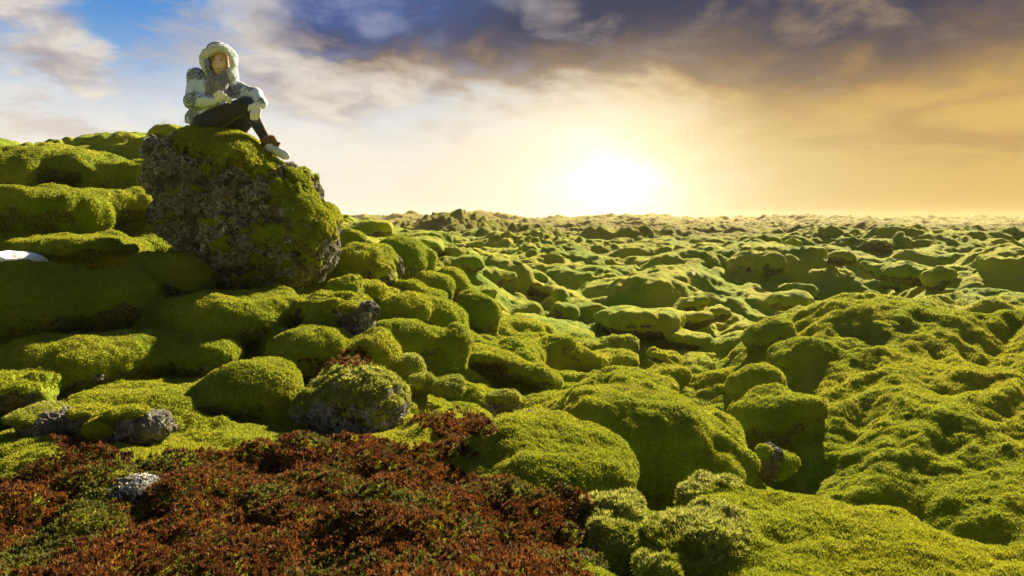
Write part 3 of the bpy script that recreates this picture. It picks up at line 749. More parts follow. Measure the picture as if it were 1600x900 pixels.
# owners
fd = (SV[:, 2] - bil(H2, fi, fj)) * 0.8
own = np.full(len(SV), -1); best = fd.copy() + 0.0
vwx, vwy, vwz = bil(WX2, fi, fj), bil(WY2, fi, fj), bil(WZ2, fi, fj)
order = np.argsort(fi, kind='stable'); sfi = fi[order]
for j, m in enumerate(ALL):
    if m['win'] is None: continue
    si, sj = m['win']
    cand = order[np.searchsorted(sfi, si.start):np.searchsorted(sfi, si.stop)]
    cand = cand[(fj[cand] >= sj.start) & (fj[cand] < sj.stop)]
    d = blob_field(m, SV[cand, 0], SV[cand, 1], SV[cand, 2], vwx[cand], vwy[cand], vwz[cand])
    b_ = d < best[cand]; best[cand[b_]] = d[b_]; own[cand[b_]] = j
# fine relief along the normals
rD = sr
amp = 0.042 * fbm(SV, 2.6, 3, 211) + 0.020 * fbm(SV, 8.0, 3, 215) + 0.007 * gn(SV, 33.0, 219) + 0.0035 * gn(SV, 75.0, 220) * sstep(rD, 6, 3)
rk = np.array([m['rocky'] for m in ALL] + [False])[own]
shg = np.array([bool(m.get('sh')) for m in ALL] + [False])[own]
amp = amp + shg * (0.036 * fbm(SV, 8, 3, 241, 0.6) + 0.010 * gn(SV, 40, 245))
amp = amp + sstep(rD, 7, 13) * 0.040 * fbm(SV, 4.6, 3, 251, 0.6)
amp = amp + rk * (0.05 * np.abs(fbm(SV, 6.0, 4, 231, 0.6)) - 0.01)
SV = SV + SN * amp[:, None]
SN = vnormals(SV, tri)
fo = own[SF]
fown = np.where((fo[:, 0] == fo[:, 1]) | (fo[:, 0] == fo[:, 2]), fo[:, 0], fo[:, 2])
print('owners', time.time() - T0)

# coarse sheet for everything outside that fan: behind the camera and out past the horizon
azs = np.concatenate([np.linspace(-180, -60, 30, endpoint=False), np.linspace(-60, -42.9, 30, endpoint=False), np.linspace(-42.9, 42.9, 900), np.linspace(43.2, 60, 30, endpoint=False), np.linspace(60, 180, 30, endpoint=False)])
rs = np.concatenate([np.geomspace(0.3, 1.17, 25), np.geomspace(1.25, 29.8, 120), np.geomspace(30.1, 260, 420, endpoint=False), np.geomspace(260, 335, 20)])
AZ, RR = np.meshgrid(np.radians(azs), rs)
gx = (RR * np.sin(AZ)).ravel(); gy = (RR * np.cos(AZ)).ravel()
gz = ground_h(gx, gy)
nA, nR = len(azs), len(rs)
GV = np.stack([gx, gy, gz], -1)
i = np.arange((nR - 1) * nA); ring = i // nA; k = i % nA; k2 = (k + 1) % nA
keep = ~((rs[ring] > 1.16) & (rs[ring] < 29.75) & (azs[k] > -42.95) & (azs[k] < 42.85))
GF = np.stack([ring * nA + k, (ring + 1) * nA + k, (ring + 1) * nA + k2, ring * nA + k2], -1)[keep][:, ::-1]
hub = len(GV)
kk = np.arange(nA); hubf = np.stack([np.full(nA, hub), kk, (kk + 1) % nA], -1)[:, ::-1]
gf_in = SF[fown == -1]
used = np.unique(gf_in); remap = np.zeros(len(SV), np.int64); remap[used] = np.arange(len(used)) + hub + 1
allv = np.concatenate([GV, [[0, 0, gz[:nA].mean()]], SV[used]])
ground = mesh_obj('ground', allv, [GF, remap[gf_in], hubf], M_GROUND); tag(ground, 'moss covered lava field', None, None, 'structure')
print('ground', time.time() - T0)


def gh(x, y):
    return ground_h(np.atleast_1d(np.asarray(x, float)), np.atleast_1d(np.asarray(y, float)))


# ------------------------------------------------------------------ tufts
def blades(pts, nrm, h, wd, lean=0.5, seed=0, rad=None):
    """one leaning triangle-pair blade per point -> verts, quads"""
    g = np.random.default_rng(seed); n = len(pts)
    d = g.normal(size=(n, 3)); d -= (d * nrm).sum(1)[:, None] * nrm; d /= np.linalg.norm(d, axis=1)[:, None] + 1e-9
    s = np.cross(nrm, d); h = np.broadcast_to(h, n)[:, None] * g.uniform(0.6, 1.3, (n, 1)); wd = np.broadcast_to(wd, n)[:, None]
    up = nrm + d * lean * g.uniform(0.2, 1.3, (n, 1)); up /= np.linalg.norm(up, axis=1)[:, None]
    b = pts - nrm * h * 0.15
    v = np.stack([b - s * wd * .5, b + s * wd * .5, b + up * h * .6 + s * wd * .45, b + up * h + d * h * .15, b + up * h * .6 - s * wd * .45], 1)
    f = (np.arange(n) * 5)[:, None] + np.array([0, 1, 2, 3, 4])[None]
    return v.reshape(-1, 3), f


def sample_tris(v, f, n, g, weight=None):
    """n random points on triangles f, weighted by area times weight(points)"""
    a, b, c = v[f[:, 0]], v[f[:, 1]], v[f[:, 2]]
    ar = np.linalg.norm(np.cross(b - a, c - a), axis=1)
    if weight is not None: ar = ar * weight
    cs = np.cumsum(ar); idx = np.searchsorted(cs, g.uniform(0, cs[-1], n)); idx = np.minimum(idx, len(f) - 1)
    r1 = np.sqrt(g.uniform(size=n)); r2 = g.uniform(size=n)
    return (1 - r1)[:, None] * a[idx] + (r1 * (1 - r2))[:, None] * b[idx] + (r1 * r2)[:, None] * c[idx], idx


# ------------------------------------------------------------------ mounds as things
XP, YP, DP = cam_px(SV)
fc = SV[SF].mean(1); fnrm = SN[SF[:, 0]]
fvis = ((-fc * fnrm).sum(1) > -0.1 * np.linalg.norm(fc, axis=1)) & (XP[SF[:, 0]] > -250) & (XP[SF[:, 0]] < 1850) & (YP[SF[:, 0]] < 980)
farea = 0.5 * np.linalg.norm(np.cross(SV[SF[:, 2]] - SV[SF[:, 0]], SV[SF[:, 3]] - SV[SF[:, 1]]), axis=1)
BLADE_R = 9.0


def moss_on(mask, seed, sh=False, rocky=False):
    """moss blades growing on the faces of mask, denser (and smaller) near the camera"""
    q = np.nonzero(mask & fvis & (DP[SF[:, 0]] < BLADE_R))[0]
    if rocky: q = q[SN[SF[q, 0], 2] + 0.5 * gn(SV[SF[q, 0]], 7.0, 77) > 0.30]
    if len(q) < 30: return None
    Dq = DP[SF[q, 0]]; sp = 0.0050 * (Dq / 3)
    wgt = 1 / sp ** 2 * sstep(Dq, BLADE_R, BLADE_R - 2)
    n = int((farea[q] * wgt).sum())
    if n < 20: return None
    g = np.random.default_rng(seed); t3 = np.concatenate([SF[q][:, [0, 1, 2]], SF[q][:, [0, 2, 3]]])
    bp, ix = sample_tris(SV, t3, n, g, np.concatenate([wgt, wgt]))
    Dn = DP[t3[ix, 0]]
    return blades(bp, SN[t3[ix, 0]], (0.0095 + 0.0006 * Dn) * (1.9 if sh else 1.0), 0.0015 * Dn * (1.25 if sh else 1), 1.1 if sh else 0.8, seed + 1)


gone = []
nb = 0
for j, m in enumerate(ALL):
    fj_ = fown == j
    f = SF[fj_]
    if len(f) < 12: continue
    u = np.unique(f); rm = np.zeros(len(SV), np.int64); rm[u] = np.arange(len(u))
    f = u[largest(rm[f], len(u))]; gone.append((j, f)); u = np.unique(f); rm[u] = np.arange(len(u))
    vv = SV[u]; fl = [rm[f]]; mi = [np.zeros(len(f), int)]
    if m['D'] < 9.6:
        bl = moss_on(fj_, 9000 + j, m.get('sh'), m['rocky'])
        if bl is not None:
            fl.append(bl[1] + len(vv)); mi.append(np.ones(len(bl[1]), int)); vv = np.concatenate([vv, bl[0]]); nb += len(bl[1])
    frost = m.get('sh') or 'knobbly' in m['label']
    nm = ('mossy_rock' if m['rocky'] else 'mossy_mound') if m['grp'] is None else ('small_rock' if m['rocky'] else 'moss_hummock')
    o = mesh_obj(nm, vv, fl, [M_MOUNDROCK if m['rocky'] else M_MOUND, M_FROST if frost else M_BLADE], mat_idx=np.concatenate(mi))
    tag(o, m['label'], nm.replace('_', ' '), m['grp'])
    m['obj'] = o; m['faces'] = f
print('mounds', nb, time.time() - T0)
bl = moss_on(fown == -1, 77)
o = mesh_obj('moss', bl[0], bl[1], M_BLADE); tag(o, 'short green moss covering the ground near the camera', None, None, 'stuff')
print('moss', len(bl[1]), time.time() - T0)
#PART2
# ------------------------------------------------------------------ rocks
def mound_mesh(c, a, b, cc, yaw, sub, seed, rough=1.0, flat=2.35, crag=0.0):
    v, f = ico(sub); g = np.random.default_rng(seed)
    rad = (np.abs(v) ** flat).sum(1) ** (-1 / flat)
    for _ in range(5):
        d = g.normal(size=3); d[2] = abs(d[2]) * 0.5; d /= np.linalg.norm(d)
        rad = rad * (1 + g.uniform(-0.10, 0.16) * np.exp(-((1 - v @ d) / g.uniform(0.12, 0.4)) ** 2))
    q = v * rad[:, None] * np.array([a, b, cc])
    cy, sy = math.cos(yaw), math.sin(yaw)
    q = np.stack([q[:, 0] * cy + q[:, 2] * sy, q[:, 1], -q[:, 0] * sy + q[:, 2] * cy], 1) + c
    nn = vnormals(q, f); s = math.sqrt(a * cc)
    d = fbm(q, 0.55 / s, 2, 81 + seed) * s * 0.30 + fbm(q, 2.4, 2, 85) * 0.045 * min(1, s / .25) * rough + fbm(q, 7, 3, 88) * 0.016 * rough * min(1, s / .2) + fbm(q, 38, 2, 91) * 0.004
    if crag:
        rg = 1 - np.abs(fbm(q, 0.9 / s, 5, 131, 0.62)) * 2
        d = d + crag * s * 0.22 * (rg - 0.6) + crag * 0.018 * fbm(q, 14, 3, 140, .7)
    return q + nn * d[:, None], f


def facing(v, f, nn):
    fc = v[f].mean(1); fn = nn[f[:, 0]]
    return ((-fc * fn).sum(1) > -0.1 * np.linalg.norm(fc, axis=1))


def pad(parent, name, px, py, wp, hp, D, yaw, seed, b=None, blade=M_BLADE, label=None, dens=1.0, bh=1.0):
    """a cushion of moss growing on a rock: a part of it"""
    c = P(px, py, D); k = D / FPX; a = wp / 2 * k; cc = hp / 2 * k
    v, f = mound_mesh(c, a, b or max(a * 0.6, cc), cc, R(yaw), 5, seed)
    nn = vnormals(v, f); g = np.random.default_rng(seed); vis = facing(v, f, nn)
    area = 0.5 * np.linalg.norm(np.cross(v[f[:, 1]] - v[f[:, 0]], v[f[:, 2]] - v[f[:, 0]]), axis=1)[vis].sum()
    n = int(min(30000, dens * area / (0.0050 * D / 3) ** 2))
    bp, ix = sample_tris(v, f[vis], n, g)
    bv, bf = blades(bp, nn[f[vis][ix, 0]], (0.009 + 0.0005 * D) * bh, 0.0016 * D, 0.7, seed + 5)
    o = mesh_obj(name, np.concatenate([v, bv]), [f, bf + len(v)], [M_MOUND, blade], parent, mat_idx=np.concatenate([np.zeros(len(f), int), np.ones(len(bf), int)]))
    if label: o['label'] = label
    return o


def crust(parent, v, f, nn, n, seed, size, mask=None, name='lichen', scale=5.0, thr=0.05):
    """pale branching lichen: many small upright lobes in patches on the rock face"""
    g = np.random.default_rng(seed); vis = facing(v, f, nn)
    if mask is not None: vis &= mask(v[f].mean(1), nn[f[:, 0]])
    bp, ix = sample_tris(v, f[vis], n * 3, g); bn = nn[f[vis][ix, 0]]
    m = (fbm(bp, scale, 3, 300 + seed) > thr); bp, bn = bp[m][:n], bn[m][:n]
    K = 9
    t = g.normal(size=(len(bp), K, 3)); pts = (bp[:, None] + t * size * 0.45 - (t * bn[:, None]).sum(-1, keepdims=True) * bn[:, None] * size * 0.35).reshape(-1, 3)
    dirs = bn[:, None] + g.normal(size=(len(bp), K, 3)) * 0.7; dirs /= np.linalg.norm(dirs, axis=-1, keepdims=True)
    sz = (size * g.uniform(.5, 1.3, len(bp)))[:, None].repeat(K, 1).ravel()
    bv, bf = blades(pts, dirs.reshape(-1, 3), sz * 0.6, sz * 0.42, 0.7, seed)
    o = mesh_obj(name, bv, bf, M_LICHEN, parent); o['kind'] = 'stuff'
    return o


# the big boulder: outline read off the photograph, swept into a rugged body of its own depth
BD = 5.9; BC = P(383, 335, BD); bk = BD / FPX
OUT = [(383 + (x - 383) * 0.97 + 12 * max(0.0, min(1.0, (330 - x) / 60)), y - 6 * max(0.0, min(1.0, (y - 380) / 60))) for x, y in [(236, 234), (250, 220), (275, 217), (310, 221), (360, 224), (410, 240), (440, 256), (465, 263), (480, 270), (494, 280), (496, 293), (488, 300), (506, 318), (522, 340), (531, 368), (532, 392), (518, 424), (496, 442), (450, 456), (400, 450), (345, 440), (318, 416), (288, 386), (256, 366), (243, 340), (246, 310), (235, 285), (240, 258)]]
oa = np.array([[math.atan2(335 - y, x - 383), math.hypot(x - 383, 335 - y) * bk] for x, y in OUT]); oa = oa[np.argsort(oa[:, 0])]
oth = np.concatenate([oa[:, 0] - 2 * math.pi, oa[:, 0], oa[:, 0] + 2 * math.pi]); orr = np.tile(oa[:, 1], 3)
v, f = ico(7)
th = np.arctan2(v[:, 2], v[:, 0]); rho = np.interp(th, oth, orr)
ny = v[:, 1]; sxy = (1 - np.abs(ny) ** 2.4) ** (1 / 2.4)
bvv = np.stack([np.cos(th) * rho * sxy, ny * 0.60, np.sin(th) * rho * sxy], 1) + BC
n0 = vnormals(bvv, f)
fade = sstep(sxy, 0.99, 0.8) * 0.75 + 0.25
rg = np.abs(fbm(bvv, 2.6, 5, 401, 0.62))
d = fade * (0.10 * fbm(bvv, 1.6, 2, 400) - 0.24 * (rg - 0.22)) + 0.060 * fbm(bvv, 7.5, 3, 410, .65) + 0.016 * fbm(bvv, 24, 3, 415, .7)
bvv = bvv + n0 * d[:, None]
bn_ = vnormals(bvv, f)
boulder = mesh_obj('lichen_boulder', bvv, f, M_ROCK)
tag(boulder, 'tall dark lava boulder crusted with pale lichen that the person sits on', 'boulder')
BX, BY, BDp = cam_px(bvv)


def bdepth(px, py):
    s = np.hypot(BX - px, BY - py) < 8
    return float(np.percentile(BDp[s], 20)) if s.any() else BD


bsm = (np.stack([np.cos(th) * rho * sxy, ny * 0.60, np.sin(th) * rho * sxy], 1) + BC) + n0 * (fade * 0.10 * fbm(bvv, 1.6, 2, 400))[:, None]
nsm = vnormals(bsm, f); SX, SY, SD = cam_px(bsm)
DRAPES = [(357, 236, 88, 29, 8, .11), (404, 262, 38, 24, 10, .06), (462, 322, 66, 38, 28, .075), (444, 372, 84, 32, 6, .065), (342, 346, 36, 14, -6, .05), (350, 382, 26, 18, 0, .06), (258, 280, 16, 16, 0, .04),
          (258, 336, 14, 12, 0, .04), (468, 282, 30, 16, 25, .05), (298, 294, 34, 9, -4, .035), (420, 408, 52, 16, 5, .05), (505, 350, 26, 38, 30, .06), (482, 402, 20, 14, 20, .05), (392, 434, 44, 13, 0, .05), (330, 268, 22, 8, 0, .03), (452, 430, 30, 12, 0, .04)]
for i_, (px, py, ra, rb, yw, thk) in enumerate(DRAPES):
    cy_, sy_ = math.cos(R(yw)), math.sin(R(yw))
    ra, rb = ra * (0.74 if i_ else 0.92), rb * (0.70 if i_ else 0.85)
    wxx = gn(bsm, 9, 600 + i_) * 22 + gn(bsm, 24, 601) * 14; wyy = gn(bsm, 9, 640 + i_) * 16 + gn(bsm, 24, 642) * 12
    dx_, dy_ = SX - px + wxx, SY - py + wyy
    rr_ = np.sqrt(((dx_ * cy_ + dy_ * sy_) / ra) ** 2 + ((-dx_ * sy_ + dy_ * cy_) / rb) ** 2)
    front = (SD < BD + (0.5 if i_ == 0 else 0.25))
    if i_ == 0:                                # the cap also covers the back of the top
        rr_ = np.where(nsm[:, 2] > 0.75, np.minimum(rr_, np.abs(dx_) / ra), rr_); thk = thk * (1 - 0.55 * sstep(SX, 375, 430)); front = np.ones(len(SX), bool)
    tt = np.clip(1.06 - rr_, 0, 1) * front
    vs = tt > 0.0; fm = vs[f].all(1)
    if fm.sum() < 20: continue
    hgt = -0.045 + (0.045 + thk) * (1 - (1 - np.clip(tt * 2.2, 0, 1)) ** 2.2) ** 0.6 + 0.010 * fbm(bsm, 14, 2, 650)
    pv_ = bsm + nsm * hgt[:, None]
    ff3 = largest(f[fm], len(bsm)); u = np.unique(ff3); rm = np.zeros(len(bsm), np.int64); rm[u] = np.arange(len(u)); v2 = pv_[u]; f2 = rm[ff3]
    n2_ = vnormals(v2, f2); g = np.random.default_rng(660 + i_)
    area = 0.5 * np.linalg.norm(np.cross(v2[f2[:, 1]] - v2[f2[:, 0]], v2[f2[:, 2]] - v2[f2[:, 0]]), axis=1).sum()
    bp, ix = sample_tris(v2, f2, int(area / 0.0085 ** 2), g)
    bv, bf = blades(bp, n2_[f2[ix, 0]], 0.014, 0.009, 0.9, 670 + i_)
    o = mesh_obj('moss_cap' if i_ == 0 else 'moss_cushion', np.concatenate([v2, bv]), [f2, bf + len(v2)], [M_GROUND, M_BLADE], boulder, mat_idx=np.concatenate([np.zeros(len(f2), int), np.ones(len(bf), int)]))
    if i_ == 0: o['label'] = 'thick rounded moss cushion on the top'
crust(boulder, bvv, f, bn_, 5200, 5, 0.021, scale=4.5, thr=-0.06)
print('boulder', time.time() - T0)

ROCKS = [
 # px, py, w, h, D, label, pads [(dx,dy,w,h)], lichens, yaw
 (607, 420, 46, 50, 6.95, 'jagged grey-brown lava rock wedged between two tall mounds', [(4, -18, 30, 14)], 60, 30),
 (560, 500, 50, 52, 4.85, 'broken grey rock face with crumbly lichen edge beside a moss dome', [(-10, -22, 34, 14)], 120, -10),
 (1205, 722, 46, 50, 4.15, 'mossy rock with a blue-grey lichen streak above the shadowed bowl', [(16, 4, 26, 44), (-10, -14, 26, 24)], 60, 40),
 (787, 629, 52, 34, 3.95, 'small frosted grey-green stone on the slope above the huge mound', [(0, -8, 44, 18)], 40, 0),
 (110, 662, 150, 44, 3.25, 'low broken brown lava rock at the left, edged with frosted moss', [(-50, -14, 60, 24), (30, -18, 60, 16)], 30, 0),
 (205, 668, 120, 52, 3.15, 'knobby dark lava rock with a green moss lump in the middle', [(-36, 2, 54, 40), (-6, -24, 60, 14)], 60, 0),
 (150, 588, 28, 26, 3.85, 'little pale stone chip under the end of a moss roll', [], 20, 30),
 (835, 655, 60, 16, 3.7, 'thin crumbling stone rim behind the huge smooth mound', [(-16, -4, 30, 10)], 30, 10),
]
for i_, (px, py, wp, hp, D, lb, pads, nl, yw) in enumerate(ROCKS):
    c = P(px, py, D); k = D / FPX; a = wp / 2 * k; cc = hp / 2 * k
    v, f = mound_mesh(c, a * .93, max(a * 0.6, cc * .9), cc, R(yw), 5 if wp < 80 else 6, 700 + i_, rough=1.0, flat=2.2, crag=0.9)
    nn = vnormals(v, f)
    o = mesh_obj('lava_rock', v, f, M_ROCK); tag(o, lb, 'rock')
    for j_, (dx, dy, pw, ph) in enumerate(pads):
        fr = 'frost' in lb or 'pale' in lb
        pad(o, 'moss_cushion', px + dx, py + dy, pw, ph, D - (0.02 if j_ == 0 else 0.35 * max(a * 0.6, cc)), yw, 740 + i_ * 7 + j_, b=max(a * 0.62, cc) * (1.0 if j_ == 0 else 0.6), blade=M_FROST if fr and j_ == 0 else M_BLADE, dens=1.2, bh=1.25 if D < 3 else 1.0)
    if nl: crust(o, v, f, nn, nl, 60 + i_, 0.0085 * D ** .5, scale=7.0, thr=-0.02)

for m in ALL:
    if m.get('face') and 'obj' in m:
        f4 = m['faces']; t3 = np.concatenate([f4[:, [0, 1, 2]], f4[:, [0, 2, 3]]])
        crust(m['obj'], SV, t3, SN, 900, 66, 0.017, mask=lambda c_, n_: (n_[:, 2] < 0.45), scale=5.0, thr=-0.02)
# ------------------------------------------------------------------ ground cover in the foreground
GXp, GYp, GDp = XP, YP, DP


def inpoly(x, y, poly):
    r = np.zeros(len(x), bool); n = len(poly); j = n - 1
    for i in range(n):
        xi, yi = poly[i]; xj, yj = poly[j]
        r ^= ((yi > y) != (yj > y)) & (x < (xj - xi) * (y - yi) / (yj - yi + 1e-9) + xi); j = i
    return r


HEATH = [(-200, 760), (0, 742), (60, 722), (105, 690), (145, 686), (185, 712), (250, 716), (300, 700), (345, 712), (400, 704), (470, 690), (520, 686), (590, 690), (650, 705), (700, 735), (790, 756), (890, 768), (935, 790), (935, 830), (930, 990), (-200, 990)]
STRIP = [(-200, 960), (0, 880), (70, 818), (150, 768), (210, 736), (262, 742), (200, 790), (120, 850), (60, 905), (-40, 990)]


def sprigs(name, label, test, sp, size, mat_split, seed, leaves=10):
    q = np.nonzero(fvis & (DP[SF[:, 0]] < 5.5))[0]
    x, y, _ = cam_px(fc[q]); nz_ = gn(fc[q], 3.1, 501) * 46 + gn(fc[q], 11, 502) * 30
    q = q[test(x + nz_, y + nz_ * 0.5)]
    if len(q) == 0: print('no area', name); return
    g = np.random.default_rng(seed); t3 = np.concatenate([SF[q][:, [0, 1, 2]], SF[q][:, [0, 2, 3]]])
    n = int(farea[q].sum() / sp ** 2)
    bp, ix = sample_tris(SV, t3, n, g); bn = SN[t3[ix, 0]]
    clump = np.clip(0.6 + 1.5 * fbm(bp, 8.0, 2, 510) + 1.2 * gn(bp, 3.0, 512), 0.05, 2.0)
    bn = bn + g.normal(size=bn.shape) * 0.35; bn /= np.linalg.norm(bn, axis=1)[:, None]
    tip = bp + SN[t3[ix, 0]] * (clump * 0.030)[:, None]
    # rosette of leaflets round each stem, several whorls
    K = leaves
    ph = g.uniform(0, 6.28, (n, K)); lv = g.uniform(0.0, 1.0, (n, K))
    e1 = np.cross(bn, [0.3, 0.5, 0.81]); e1 /= np.linalg.norm(e1, axis=1)[:, None]; e2 = np.cross(bn, e1)
    rd = e1[:, None] * np.cos(ph)[..., None] + e2[:, None] * np.sin(ph)[..., None]
    dirs = rd * (0.9 - 0.45 * lv[..., None]) + bn[:, None] * (0.35 + 0.7 * lv[..., None]); dirs /= np.linalg.norm(dirs, axis=-1, keepdims=True)
    sz = size * g.uniform(0.6, 1.35, (n, 1)) * np.ones((n, K))
    base = tip[:, None] + bn[:, None] * (lv * 1.1 * sz)[..., None] - bn[:, None] * sz[..., None] * 0.6
    sd_ = np.cross(dirs, bn[:, None]); sd_ /= np.linalg.norm(sd_, axis=-1, keepdims=True) + 1e-9
    L = sz[..., None]; W = L * 0.24
    vv = np.stack([base, base + dirs * L * .5 + sd_ * W, base + dirs * L + bn[:, None] * L * .12, base + dirs * L * .5 - sd_ * W], 2).reshape(-1, 3)
    ff = (np.arange(n * K) * 4)[:, None] + np.arange(4)
    mi = (g.uniform(size=(n, 1)) < np.clip(mat_split + 1.6 * gn(bp, 4.5, 520)[:, None], 0.02, 0.9)) * np.ones((n, K), int)
    o = mesh_obj(name, vv, ff, [M_RED, M_OLIVE], smooth=False, mat_idx=mi.ravel().astype(int))
    tag(o, label, None, None, 'stuff'); print(name, n)
    return o


sprigs('red_moss', 'red-brown heath moss spread over the near slope', lambda x, y: inpoly(x, y, HEATH) & ~inpoly(x, y, STRIP), 0.0100, 0.0120, 0.13, 31, 9)
sprigs('olive_moss', 'olive shaggy moss in a strip through the red heath', lambda x, y: inpoly(x, y, STRIP), 0.012, 0.012, 0.85, 32)
ELL = lambda cx, cy, a, b: (lambda x, y: ((x - cx) / a) ** 2 + ((y - cy) / b) ** 2 < 1)
sprigs('red_moss', 'red-brown moss in small patches higher on the slope', lambda x, y: ELL(712, 668, 52, 20)(x, y) | ELL(528, 560, 60, 16)(x, y) | ELL(770, 580, 22, 14)(x, y) | ELL(700, 708, 44, 14)(x, y), 0.014, 0.015, 0.02, 33)


def ground_at(px, py, lo=1.5, hi=9):
    """nearest surface vertex seen near that pixel"""
    s = np.nonzero((np.hypot(XP - px, YP - py) < 5) & (DP > lo) & (DP < hi))[0]
    return SV[s[np.argmin(DP[s])]] if len(s) else P(px, py, 3)


# white lichen tuft in the heath
c = ground_at(208, 765)
v, f = mound_mesh(c + [0, 0, 0.0], 0.085, 0.07, 0.05, 0, 5, 801, crag=0.8); nn = vnormals(v, f)
o = mesh_obj('lichen_stone', v, f, M_ROCK); tag(o, 'small stone with white lichen standing in the red heath moss', 'stone')
M_LICHEN_SAVE = M_LICHEN; M_LICHEN = flat_mat('white_lichen', (0.62, 0.63, 0.62), 0.9, nscale=30, c2=(0.8, 0.8, 0.78))
crust(o, v, f, nn, 200, 91, 0.012, scale=12, thr=-0.15); M_LICHEN = M_LICHEN_SAVE

# snow patch
M_SNOW = flat_mat('snow', (0.82, 0.85, 0.9), 0.6, nscale=8, c2=(0.86, 0.88, 0.9), bump=0.01)
c = P(25, 405, 5.35)
v, f = mound_mesh(c, 0.19, 0.20, 0.062, 0.04, 5, 811, rough=.4)
o = mesh_obj('snow_patch', v, f, M_SNOW); tag(o, 'small leftover patch of white snow at the left edge', 'snow patch'); o['kind'] = 'thing'


def tubes(name, curves, rad, mat, parent=None):
    """thin round stems; curves = list of (N,3) point arrays"""
    V = []; Fq = []; n0_ = 0
    for cvs in curves:
        cvs = np.asarray(cvs); m_ = len(cvs)
        for i in range(m_):
            t = cvs[min(i + 1, m_ - 1)] - cvs[max(i - 1, 0)]; t = t / np.linalg.norm(t)
            a_ = np.cross(t, [0.31, 0.85, 0.42]); a_ /= np.linalg.norm(a_); b_ = np.cross(t, a_); r_ = rad * (1 - 0.75 * i / m_)
            for q in range(4): V.append(cvs[i] + r_ * (a_ * math.cos(q * 1.571) + b_ * math.sin(q * 1.571)))
            if i:
                for q in range(4): Fq.append([n0_ + (i - 1) * 4 + q, n0_ + (i - 1) * 4 + (q + 1) % 4, n0_ + i * 4 + (q + 1) % 4, n0_ + i * 4 + q])
        n0_ += m_ * 4
    return mesh_obj(name, np.array(V), np.array(Fq), mat, parent)


def grass(px, py, D, n, L, seed, label, spread=0.05, rad=0.0011, up=1.0):
    g = np.random.default_rng(seed); c = P(px, py, D); cs = []
    for _ in range(n):
        b_ = c + np.array([g.normal() * spread, g.normal() * spread * .6, -0.01]); d_ = np.array([g.normal() * .55, g.normal() * .4, up]); d_ /= np.linalg.norm(d_)
        l_ = L * g.uniform(.5, 1.2); bend = g.normal(size=3) * 0.25; bend[2] = -abs(bend[2])
        cs.append([b_ + d_ * l_ * t + bend * l_ * t * t for t in np.linspace(0, 1, 7)])
    o = tubes('grass_tuft', cs, rad, M_STRAW); tag(o, label, 'grass tuft'); return o


grass(612, 690, 3.72, 12, 0.22, 1, 'sparse dry grass stems hanging at the foot of the frosted dark rock', 0.07)
grass(262, 662, 3.05, 4, 0.10, 2, 'short dry twigs beside the knobby dark lava rock', 0.02)
grass(1207, 826, 2.9, 3, 0.07, 3, 'tiny grass blades on the moss behind the frosty knob', 0.012, .0009)
grass(468, 893, 2.02, 14, 0.07, 4, 'pale dead twig tuft in the red heath at the bottom edge', 0.012, .0009)
grass(262, 200, 8.9, 16, 0.13, 5, 'thin grass stems on the dark hummock against the sky', 0.14, .0022, 1.6)
grass(190, 226, 9.2, 14, 0.10, 6, 'tuft of dead stems in a dip of the hill crest', 0.04, .003, 1.3)
print('cover', time.time() - T0)

# ------------------------------------------------------------------ the person
PD = 5.72


def Q(cx, cy, dy=0.0):
    return P(270 + cx / 4.2857, 50 + cy / 4.2857, PD) + np.array([0, dy, 0])


def field_mesh(fn, lo, hi, h):
    lo = np.array(lo); hi = np.array(hi)
    ax_ = [np.arange(lo[i], hi[i] + h, h) for i in range(3)]
    x, y, z = np.meshgrid(*ax_, indexing='ij', sparse=True)
    Fv = fn(x, y, z); co, qf = surface_nets(np.broadcast_to(Fv, (len(ax_[0]), len(ax_[1]), len(ax_[2]))))
    v = lo + co * h
    t_ = np.concatenate([qf[:, [0, 1, 2]], qf[:, [0, 2, 3]]]); vol = (v[t_[:, 0]] * np.cross(v[t_[:, 1]], v[t_[:, 2]])).sum()
    if vol < 0: qf = qf[:, ::-1]
    return v, qf


def cap(a, b, ra, rb):
    a = np.asarray(a); b = np.asarray(b); ab = b - a; L2 = max((ab ** 2).sum(), 1e-9)
    def fn(x, y, z):
        t = np.clip(((x - a[0]) * ab[0] + (y - a[1]) * ab[1] + (z - a[2]) * ab[2]) / L2, 0, 1)
        return np.sqrt((x - a[0] - t * ab[0]) ** 2 + (y - a[1] - t * ab[1]) ** 2 + (z - a[2] - t * ab[2]) ** 2) - (ra + (rb - ra) * t)
    return fn


def ell(c, r, rot=0.0):
    c = np.asarray(c); cr, sr_ = math.cos(rot), math.sin(rot)
    def fn(x, y, z):
        dx, dz = x - c[0], z - c[2]; qx = dx * cr + dz * sr_; qz = -dx * sr_ + dz * cr
        n = np.sqrt((qx / r[0]) ** 2 + ((y - c[1]) / r[1]) ** 2 + (qz / r[2]) ** 2)
        return (n - 1) * min(r)
    return fn


def union(fns, k):
    def fn(x, y, z):
        o = None
        for q in fns: d = q(x, y, z); o = d if o is None else smin(o, d, k)
        return o
    return fn


def part(name, fns, k, h, mat, parent, disp=None, pts=None, extra=None):
    fn = union(fns, k) if isinstance(fns, list) else fns
    pts = np.array(pts); lo = pts.min(0) - 0.2; hi = pts.max(0) + 0.2
    v, qf = field_mesh(fn, lo, hi, h)
    if disp is not None:
        t_ = np.concatenate([qf[:, [0, 1, 2]], qf[:, [0, 2, 3]]]); v = v + vnormals(v, t_) * disp(v)[:, None]
    o = mesh_obj(name, v, qf, mat, parent)
    return o, v, qf


